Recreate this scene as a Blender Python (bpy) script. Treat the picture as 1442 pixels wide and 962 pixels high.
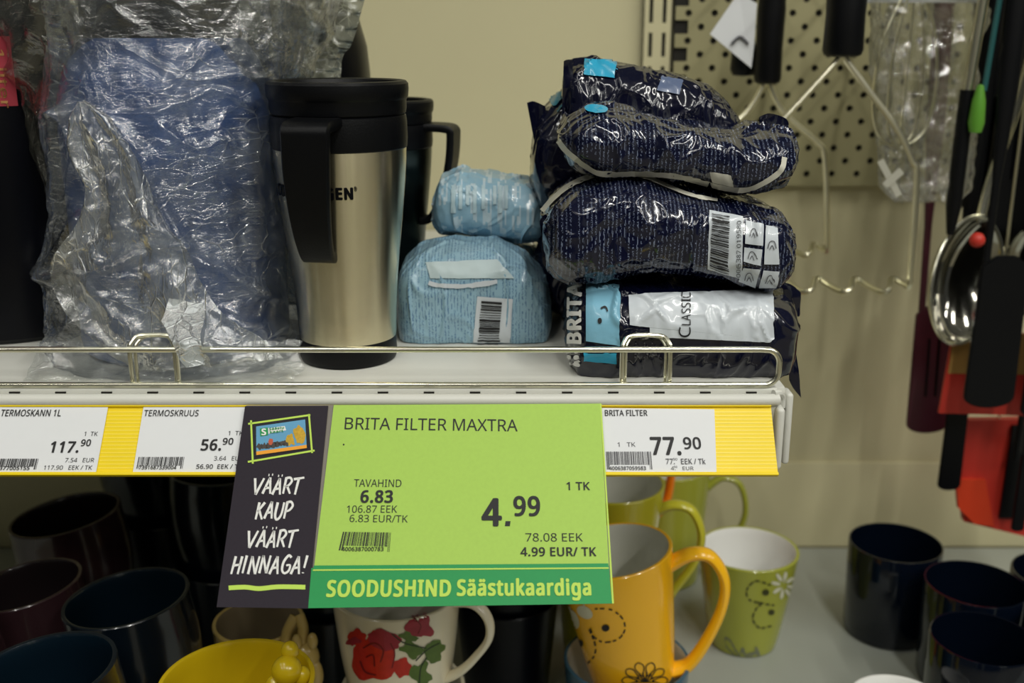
import bpy, bmesh, math, random, json
from math import sin, cos, pi, radians, sqrt, tan
from mathutils import Vector, Matrix, noise
from mathutils.bvhtree import BVHTree

for o in list(bpy.data.objects):
    bpy.data.objects.remove(o)
scn = bpy.context.scene
C = scn.collection
S = 0.01                      # everything below is written in centimetres

# ------------------------------------------------------------------ camera, world, lights, exposure
PITCH = radians(16.0)
FOC = 1500.0                  # focal length in pixels of a 1442 px wide frame
CAM = Vector((0.0, -53.2, 17.7))
FW = Vector((0, cos(PITCH), -sin(PITCH))); UP = Vector((0, sin(PITCH), cos(PITCH))); RT = Vector((1, 0, 0))
cd = bpy.data.cameras.new('camera'); cam = bpy.data.objects.new('camera', cd); C.objects.link(cam)
cam.location = CAM * S; cam.rotation_euler = (pi / 2 - PITCH, 0, 0)
cd.sensor_width = 36; cd.lens = 36 * FOC / 1442; cd.clip_start = 0.02
cd.dof.use_dof = True; cd.dof.focus_distance = 0.557; cd.dof.aperture_fstop = 7.0; cd.dof.aperture_blades = 6
scn.camera = cam

w = bpy.data.worlds.new('store'); scn.world = w; w.use_nodes = True
bg = w.node_tree.nodes['Background']; bg.inputs[0].default_value = (0.92, 0.94, 0.86, 1); bg.inputs[1].default_value = 0.05

def tube_light(x, y, z, power, sx=1.2, sy=0.07, rz=0.0, col=(1.0, 0.985, 0.92)):
    d = bpy.data.lights.new('ceiling_tube', 'AREA'); d.shape = 'RECTANGLE'; d.size = sx; d.size_y = sy
    d.energy = power; d.color = col
    o = bpy.data.objects.new('ceiling_tube', d); C.objects.link(o); o.location = (x * S, y * S, z * S)
    o.rotation_euler = (0, 0, rz)
for i, x in enumerate((-190, -70, 50, 170, 290)):
    tube_light(x, -95, 200, (3, 7, 16, 18, 11)[i], rz=pi / 2, sx=1.3, sy=.06)
    tube_light(x, -260, 210, (6, 13, 25, 25, 15)[i], rz=pi / 2, sx=1.3, sy=.06)
vs = scn.view_settings
scn.display_settings.display_device = 'sRGB'
vs.view_transform = 'Standard'; vs.look = 'None'; vs.gamma = 1.0; vs.use_curve_mapping = False; vs.exposure = 0.0

# ------------------------------------------------------------------ helpers
def lin(c):
    r = []
    for v in c[:3]:
        v = v / 255.0
        r.append(v / 12.92 if v <= 0.04045 else ((v + 0.055) / 1.055) ** 2.4)
    return (r[0], r[1], r[2], 1.0)

def mat(name, col, rough=0.5, metal=0.0, var=0.06, vscale=60, bump=0.0, bscale=300, coat=0.0, trans=0.0, spec=0.5, aniso=0.0, stretch=None, ior=1.45):
    m = bpy.data.materials.new(name); m.use_nodes = True
    nt = m.node_tree; N = nt.nodes; L = nt.links; b = N['Principled BSDF']
    b.inputs['Roughness'].default_value = rough; b.inputs['Metallic'].default_value = metal
    b.inputs['Coat Weight'].default_value = coat; b.inputs['Coat Roughness'].default_value = 0.08
    b.inputs['Transmission Weight'].default_value = trans; b.inputs['Specular IOR Level'].default_value = spec
    b.inputs['Anisotropic'].default_value = aniso; b.inputs['IOR'].default_value = ior
    tc = N.new('ShaderNodeTexCoord'); mp = N.new('ShaderNodeMapping'); L.new(tc.outputs['Object'], mp.inputs[0])
    if stretch: mp.inputs['Scale'].default_value = stretch
    no = N.new('ShaderNodeTexNoise'); no.inputs['Scale'].default_value = vscale; no.inputs['Detail'].default_value = 4
    L.new(mp.outputs[0], no.inputs['Vector'])
    c = lin(col)
    mx = N.new('ShaderNodeMix'); mx.data_type = 'RGBA'
    mx.inputs[6].default_value = tuple(min(1, v * (1 - var)) for v in c[:3]) + (1,)
    mx.inputs[7].default_value = tuple(min(1, v * (1 + var)) for v in c[:3]) + (1,)
    L.new(no.outputs[0], mx.inputs[0]); L.new(mx.outputs[2], b.inputs['Base Color'])
    if bump:
        n2 = N.new('ShaderNodeTexNoise'); n2.inputs['Scale'].default_value = bscale; n2.inputs['Detail'].default_value = 3
        L.new(mp.outputs[0], n2.inputs['Vector'])
        bp = N.new('ShaderNodeBump'); bp.inputs['Strength'].default_value = bump; bp.inputs['Distance'].default_value = 0.001
        L.new(n2.outputs[0], bp.inputs['Height']); L.new(bp.outputs[0], b.inputs['Normal'])
    return m

def crease_nodes(nt, tc, scale, width):
    """thin irregular crease lines of handled film: 1 on a crease, 0 off it"""
    N = nt.nodes; L = nt.links
    dn = N.new('ShaderNodeTexNoise'); dn.inputs['Scale'].default_value = scale * .7; dn.inputs['Detail'].default_value = 2; L.new(tc.outputs['Object'], dn.inputs['Vector'])
    sc = N.new('ShaderNodeVectorMath'); sc.operation = 'MULTIPLY_ADD'; L.new(dn.outputs['Color'], sc.inputs[0]); sc.inputs[1].default_value = (.55 / scale,) * 3; L.new(tc.outputs['Object'], sc.inputs[2])
    vo = N.new('ShaderNodeTexVoronoi'); vo.feature = 'DISTANCE_TO_EDGE'; vo.inputs['Scale'].default_value = scale; L.new(sc.outputs[0], vo.inputs['Vector'])
    mr = N.new('ShaderNodeMapRange'); mr.interpolation_type = 'SMOOTHSTEP'; mr.inputs['From Min'].default_value = width; mr.inputs['From Max'].default_value = 0; L.new(vo.outputs['Distance'], mr.inputs['Value'])
    gn = N.new('ShaderNodeTexNoise'); gn.inputs['Scale'].default_value = scale * .35; gn.inputs['Detail'].default_value = 2; L.new(tc.outputs['Object'], gn.inputs['Vector'])
    gm = N.new('ShaderNodeMapRange'); gm.inputs['From Min'].default_value = .46; gm.inputs['From Max'].default_value = .6; L.new(gn.outputs[0], gm.inputs['Value'])
    mu = N.new('ShaderNodeMath'); mu.operation = 'MULTIPLY'; L.new(mr.outputs[0], mu.inputs[0]); L.new(gm.outputs[0], mu.inputs[1])
    return mu.outputs[0]

def film_mat(name, milky=0.10, tint=(215, 222, 225), rough=0.13, glos=0.35, bscale=260, bstr=0.5, stretch=(1, 1, 1)):
    m = bpy.data.materials.new(name); m.use_nodes = True
    nt = m.node_tree; N = nt.nodes; L = nt.links; N.remove(N['Principled BSDF']); out = N['Material Output']
    tc = N.new('ShaderNodeTexCoord')
    tco = tc; mpn = N.new('ShaderNodeMapping'); mpn.inputs['Scale'].default_value = stretch; L.new(tco.outputs['Object'], mpn.inputs[0]); tc = type('T', (), {'outputs': {'Object': mpn.outputs[0]}})()
    no = N.new('ShaderNodeTexNoise'); no.inputs['Scale'].default_value = bscale; no.inputs['Detail'].default_value = 5
    no.inputs['Distortion'].default_value = 1.2
    L.new(tc.outputs['Object'], no.inputs['Vector'])
    vo = N.new('ShaderNodeTexVoronoi'); vo.inputs['Scale'].default_value = bscale * .45; L.new(tc.outputs['Object'], vo.inputs['Vector'])
    ad = N.new('ShaderNodeMath'); ad.operation = 'ADD'; L.new(no.outputs[0], ad.inputs[0]); L.new(vo.outputs['Distance'], ad.inputs[1])
    bp = N.new('ShaderNodeBump'); bp.inputs['Strength'].default_value = bstr; bp.inputs['Distance'].default_value = 0.0012
    L.new(ad.outputs[0], bp.inputs['Height'])
    e1 = crease_nodes(nt, tc, 75, .05); e2 = crease_nodes(nt, tc, 170, .07)
    es = N.new('ShaderNodeMath'); es.operation = 'MULTIPLY_ADD'; es.inputs[1].default_value = .5; L.new(e2, es.inputs[0]); L.new(e1, es.inputs[2])
    hs = N.new('ShaderNodeMath'); hs.operation = 'MULTIPLY_ADD'; hs.inputs[1].default_value = 1.0; L.new(es.outputs[0], hs.inputs[0]); L.new(ad.outputs[0], hs.inputs[2])
    L.new(hs.outputs[0], bp.inputs['Height'])
    tr = N.new('ShaderNodeBsdfTransparent'); tr.inputs[0].default_value = (0.97, 0.98, 0.97, 1)
    gl = N.new('ShaderNodeBsdfGlossy'); gl.inputs['Roughness'].default_value = rough; gl.inputs[0].default_value = (1, 1, 1, 1)
    L.new(bp.outputs[0], gl.inputs['Normal'])
    df = N.new('ShaderNodeBsdfDiffuse'); df.inputs[0].default_value = lin(tint); L.new(bp.outputs[0], df.inputs['Normal'])
    tl = N.new('ShaderNodeBsdfTranslucent'); tl.inputs[0].default_value = lin(tint)
    m1 = N.new('ShaderNodeMixShader'); m1.inputs[0].default_value = 0.4; L.new(df.outputs[0], m1.inputs[1]); L.new(tl.outputs[0], m1.inputs[2])
    n2 = N.new('ShaderNodeTexNoise'); n2.inputs['Scale'].default_value = 28; n2.inputs['Detail'].default_value = 6; L.new(tc.outputs['Object'], n2.inputs['Vector'])
    mr = N.new('ShaderNodeMapRange'); mr.inputs['From Min'].default_value = .38; mr.inputs['From Max'].default_value = .68
    mr.inputs['To Min'].default_value = milky * .25; mr.inputs['To Max'].default_value = milky * 2.0; L.new(n2.outputs[0], mr.inputs['Value'])
    cm = N.new('ShaderNodeMath'); cm.operation = 'MULTIPLY_ADD'; cm.inputs[1].default_value = milky * 2.2; cm.use_clamp = True; L.new(es.outputs[0], cm.inputs[0]); L.new(mr.outputs[0], cm.inputs[2])
    m2 = N.new('ShaderNodeMixShader'); L.new(cm.outputs[0], m2.inputs[0]); L.new(tr.outputs[0], m2.inputs[1]); L.new(m1.outputs[0], m2.inputs[2])
    lw = N.new('ShaderNodeLayerWeight'); lw.inputs[0].default_value = glos; L.new(bp.outputs[0], lw.inputs['Normal'])
    mu = N.new('ShaderNodeMath'); mu.operation = 'MULTIPLY_ADD'; mu.inputs[1].default_value = 0.75; mu.inputs[2].default_value = .10; L.new(lw.outputs['Fresnel'], mu.inputs[0])
    m3 = N.new('ShaderNodeMixShader'); L.new(mu.outputs[0], m3.inputs[0]); L.new(m2.outputs[0], m3.inputs[1]); L.new(gl.outputs[0], m3.inputs[2])
    L.new(m3.outputs[0], out.inputs[0])
    return m

def print_mat(name, base, ink, pitch=0.26, duty=0.5, glyph=7.0, rough=0.2, coat=0.4, amount=0.5, region=(-99, 99, -99, 99), bump=0.25, var=0.08):
    """glossy foil printed with columns of tiny text; UV = (cm along, cm around)"""
    m = mat(name, base, rough, coat=coat, var=var, bump=bump, bscale=160)
    nt = m.node_tree; N = nt.nodes; L = nt.links; b = N['Principled BSDF']
    uv = N.new('ShaderNodeUVMap'); sp = N.new('ShaderNodeSeparateXYZ'); L.new(uv.outputs[0], sp.inputs[0])
    def M(op, a, bb=None, c=None):
        n = N.new('ShaderNodeMath'); n.operation = op
        for i, v in enumerate((a, bb, c)):
            if v is None: continue
            if isinstance(v, (int, float)): n.inputs[i].default_value = v
            else: L.new(v, n.inputs[i])
        return n.outputs[0]
    x, y = sp.outputs[0], sp.outputs[1]
    q = M('DIVIDE', x, pitch); col = M('FLOOR', q); fr = M('FRACT', q)
    on = M('LESS_THAN', fr, duty)
    cb = N.new('ShaderNodeCombineXYZ'); L.new(M('MULTIPLY', col, 7.31), cb.inputs[0]); L.new(M('MULTIPLY', y, glyph), cb.inputs[1]); L.new(M('FLOOR', M('MULTIPLY', fr, 6)), cb.inputs[2])
    nz = N.new('ShaderNodeTexNoise'); nz.inputs['Scale'].default_value = 1.0; nz.inputs['Detail'].default_value = 1; L.new(cb.outputs[0], nz.inputs['Vector'])
    gl = M('GREATER_THAN', nz.outputs[0], 1 - amount)
    cb2 = N.new('ShaderNodeCombineXYZ'); L.new(M('MULTIPLY', col, 3.1), cb2.inputs[0]); L.new(M('MULTIPLY', y, .55), cb2.inputs[1])
    n2 = N.new('ShaderNodeTexNoise'); n2.inputs['Scale'].default_value = 1.0; n2.inputs['Detail'].default_value = 0; L.new(cb2.outputs[0], n2.inputs['Vector'])
    ln = M('GREATER_THAN', n2.outputs[0], 0.36)
    r = M('MULTIPLY', M('MULTIPLY', on, gl), ln)
    for (v, lo, hi) in ((x, region[0], region[1]), (y, region[2], region[3])):
        if lo > -90: r = M('MULTIPLY', r, M('GREATER_THAN', v, lo))
        if hi < 90: r = M('MULTIPLY', r, M('LESS_THAN', v, hi))
    mx = N.new('ShaderNodeMix'); mx.data_type = 'RGBA'
    src = b.inputs['Base Color'].links[0].from_socket
    L.new(M('MULTIPLY', r, .85), mx.inputs[0]); L.new(src, mx.inputs[6]); mx.inputs[7].default_value = lin(ink)
    L.new(mx.outputs[2], b.inputs['Base Color'])
    return m

class Thing:
    def __init__(s, name, label, cat, loc=(0, 0, 0), group=None):
        o = bpy.data.objects.new(name, None); C.objects.link(o); o.empty_display_size = .01
        s.o = o; s.loc = Vector(loc); o.location = s.loc * S; o['label'] = label; o['category'] = cat
        if group: o['group'] = group
    def sub(s, obj):
        t = Thing.__new__(Thing); t.o = obj; t.loc = s.loc; return t
    def add(s, name, vf, m, label=None, smooth=True, uvs=None, kind=None, sharp=35):
        return build(name, vf, m, s, label, smooth, uvs, kind, sharp)

def build(name, vf, m, parent=None, label=None, smooth=True, uvs=None, kind=None, sharp=35):
    vs_, fs = vf
    loc = parent.loc if parent else Vector((0, 0, 0))
    me = bpy.data.meshes.new(name)
    me.from_pydata([((v[0] - loc[0]) * S, (v[1] - loc[1]) * S, (v[2] - loc[2]) * S) for v in vs_], [], fs)
    if uvs:
        ul = me.uv_layers.new(name='UVMap')
        for lp in me.loops: ul.data[lp.index].uv = uvs[lp.vertex_index]
    me.validate(); me.update()
    if smooth:
        for p in me.polygons: p.use_smooth = True
        me.set_sharp_from_angle(angle=radians(sharp))
    me.materials.append(m)
    o = bpy.data.objects.new(name, me); C.objects.link(o)
    if parent: o.parent = parent.o
    if label: o['label'] = label
    if kind: o['kind'] = kind
    return o

def ray(px, py):
    return (FW + RT * ((px - 721) / FOC) - UP * ((py - 481) / FOC)).normalized()
def at(px, py, y):
    d = ray(px, py); return CAM + d * ((y - CAM.y) / d.y)
def atz(px, py, z):
    d = ray(px, py); return CAM + d * ((z - CAM.z) / d.z)

def join(*parts):
    V = []; F = []
    for v, f in parts:
        k = len(V); V += list(v); F += [tuple(i + k for i in q) for q in f]
    return V, F
def xform(vf, M):
    return [M @ Vector(v) for v in vf[0]], vf[1]
def box(x0, x1, y0, y1, z0, z1, bev=0.0, seg=2):
    bm = bmesh.new(); bmesh.ops.create_cube(bm, size=1)
    for v in bm.verts:
        v.co = Vector(((x0 + x1) / 2 + v.co.x * (x1 - x0), (y0 + y1) / 2 + v.co.y * (y1 - y0), (z0 + z1) / 2 + v.co.z * (z1 - z0)))
    if bev: bmesh.ops.bevel(bm, geom=bm.edges[:], offset=bev, segments=seg, affect='EDGES', profile=.5)
    bm.verts.ensure_lookup_table()
    r = [v.co.copy() for v in bm.verts], [tuple(v.index for v in f.verts) for f in bm.faces]
    bm.free(); return r
def lathe(prof, cx=0, cy=0, cz=0, n=64):
    V = []; F = []; rings = []
    for r, z in prof:
        if r < 1e-5: rings.append([len(V)]); V.append(Vector((cx, cy, cz + z)))
        else:
            rings.append(list(range(len(V), len(V) + n)))
            V += [Vector((cx + r * cos(2 * pi * i / n), cy + r * sin(2 * pi * i / n), cz + z)) for i in range(n)]
    for a, b in zip(rings, rings[1:]):
        if len(a) == 1 and len(b) == 1: continue
        for i in range(n):
            j = (i + 1) % n
            if len(a) == 1: F.append((a[0], b[j], b[i]))
            elif len(b) == 1: F.append((a[i], a[j], b[0]))
            else: F.append((a[i], a[j], b[j], b[i]))
    return V, F
def catmull(P, n=8, closed=False):
    P = [Vector(p) for p in P]; R = []
    m = len(P); rng = range(m if closed else m - 1)
    for i in rng:
        if closed: a, b, c, d = P[i - 1], P[i], P[(i + 1) % m], P[(i + 2) % m]
        else: a, b, c, d = P[max(i - 1, 0)], P[i], P[i + 1], P[min(i + 2, m - 1)]
        for k in range(n):
            t = k / n
            R.append(.5 * ((2 * b) + (c - a) * t + (2 * a - 5 * b + 4 * c - d) * t * t + (3 * b - a - 3 * c + d) * t ** 3))
    if not closed: R.append(P[-1])
    return R
def tube(path, r, n=10, closed=False, flat=1.0, side=None, cap=True):
    """r scalar or list; flat<1 squeezes the section across 'side'"""
    P = [Vector(p) for p in path]; m = len(P); V = []; F = []
    rr = r if isinstance(r, (list, tuple)) else [r] * m
    prev = None
    for i, p in enumerate(P):
        if closed: t = P[(i + 1) % m] - P[i - 1]
        else: t = P[min(i + 1, m - 1)] - P[max(i - 1, 0)]
        t.normalize()
        if side is not None: a = Vector(side) - t * t.dot(Vector(side)); a.normalize()
        else:
            if prev is None:
                a = t.orthogonal().normalized()
            else: a = prev - t * t.dot(prev); a.normalize()
        prev = a; b = t.cross(a)
        for k in range(n):
            q = 2 * pi * k / n
            V.append(p + a * (rr[i] * cos(q)) + b * (rr[i] * flat * sin(q)))
    for i in range(m if closed else m - 1):
        A = i * n; B = ((i + 1) % m) * n
        for k in range(n):
            j = (k + 1) % n; F.append((A + k, A + j, B + j, B + k))
    if cap and not closed:
        F.append(tuple(reversed(range(n)))); F.append(tuple(range((m - 1) * n, m * n)))
    return V, F
def slab(poly, y0, y1, bev=0.0):
    """polygon of (x,z) points given thickness in y"""
    n = len(poly)
    bm = bmesh.new()
    vs_ = [bm.verts.new((p[0], y0, p[1])) for p in poly]
    f = bm.faces.new(vs_)
    r = bmesh.ops.extrude_face_region(bm, geom=[f])
    for v in [g for g in r['geom'] if isinstance(g, bmesh.types.BMVert)]: v.co.y = y1
    bmesh.ops.recalc_face_normals(bm, faces=bm.faces)
    if bev: bmesh.ops.bevel(bm, geom=[e for e in bm.edges], offset=bev, segments=2, affect='EDGES')
    bm.verts.index_update()
    o = [v.co.copy() for v in bm.verts], [tuple(v.index for v in q.verts) for q in bm.faces]
    bm.free(); return o
def grid_faces(nu, nv, wrap=False):
    F = []
    for i in range(nu - 1):
        for j in range(nv if wrap else nv - 1):
            k = (j + 1) % nv
            F.append((i * nv + j, i * nv + k, (i + 1) * nv + k, (i + 1) * nv + j))
    return F

# ---- projection of printed matter on to real surfaces
def tri_bvh(vf): return BVHTree.FromPolygons([Vector(v) for v in vf[0]], [tuple(f) for f in vf[1]])
class OnMesh:
    def __init__(s, vf, off=0.04, ynear=5):
        s.b = tri_bvh(vf); s.off = off; s.y = ynear
    def __call__(s, px, py, k=1.0):
        d = ray(px, py); h = s.b.ray_cast(CAM, d)
        if h[0] is None:
            h = s.b.find_nearest(at(px, py, s.y))
        n = h[1]
        if n.dot(d) > 0: n = -n
        return h[0] + n * (s.off * k)
class OnPlane:
    def __init__(s, p, n, off=0.0): s.p = Vector(p); s.n = Vector(n).normalized(); s.off = off
    def __call__(s, px, py, k=1.0):
        d = ray(px, py); t = (s.p - CAM).dot(s.n) / d.dot(s.n)
        return CAM + d * t + s.n * (s.off * k)

_tc = {}
def text_shape(body, bold=0.0):
    """lettering from the outline table at the end of the helpers: returns flat (x, y) verts and faces"""
    key = (body, bold)
    if key in _tc: return _tc[key]
    c = bpy.data.curves.new('t', 'CURVE'); c.dimensions = '2D'; c.fill_mode = 'BOTH'; x = 0
    for ch in body:
        adv, loops = GLYPHS[ch]
        for lp in loops:
            n = len(lp) // 2; sp = c.splines.new('POLY'); sp.points.add(n - 1); sp.use_cyclic_u = True
            for i in range(n): sp.points[i].co = ((lp[2 * i] + x) / 1000, lp[2 * i + 1] / 1000, 0, 1)
        x += adv + bold * 1400
    o = bpy.data.objects.new('t', c); C.objects.link(o)
    dg = bpy.context.evaluated_depsgraph_get(); dg.update()
    me = bpy.data.meshes.new_from_object(o.evaluated_get(dg))
    V = [(v.co.x, v.co.y, 0) for v in me.vertices]; F = [tuple(p.vertices) for p in me.polygons]
    bpy.data.objects.remove(o); bpy.data.meshes.remove(me); bpy.data.curves.remove(c)
    if bold:
        V0, F0, n = V, F, len(V); V = []; F = []
        for i, (dx, dy) in enumerate(((0, 0), (1, 0), (-1, 0), (0, .6), (0, -.6), (.7, .5), (-.7, .5), (.7, -.5), (-.7, -.5))):
            V += [(x_ + dx * bold, y_ + dy * bold, i) for x_, y_, _ in V0]; F += [tuple(j + n * i for j in f) for f in F0]
    _tc[key] = (V, F); return V, F
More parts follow.
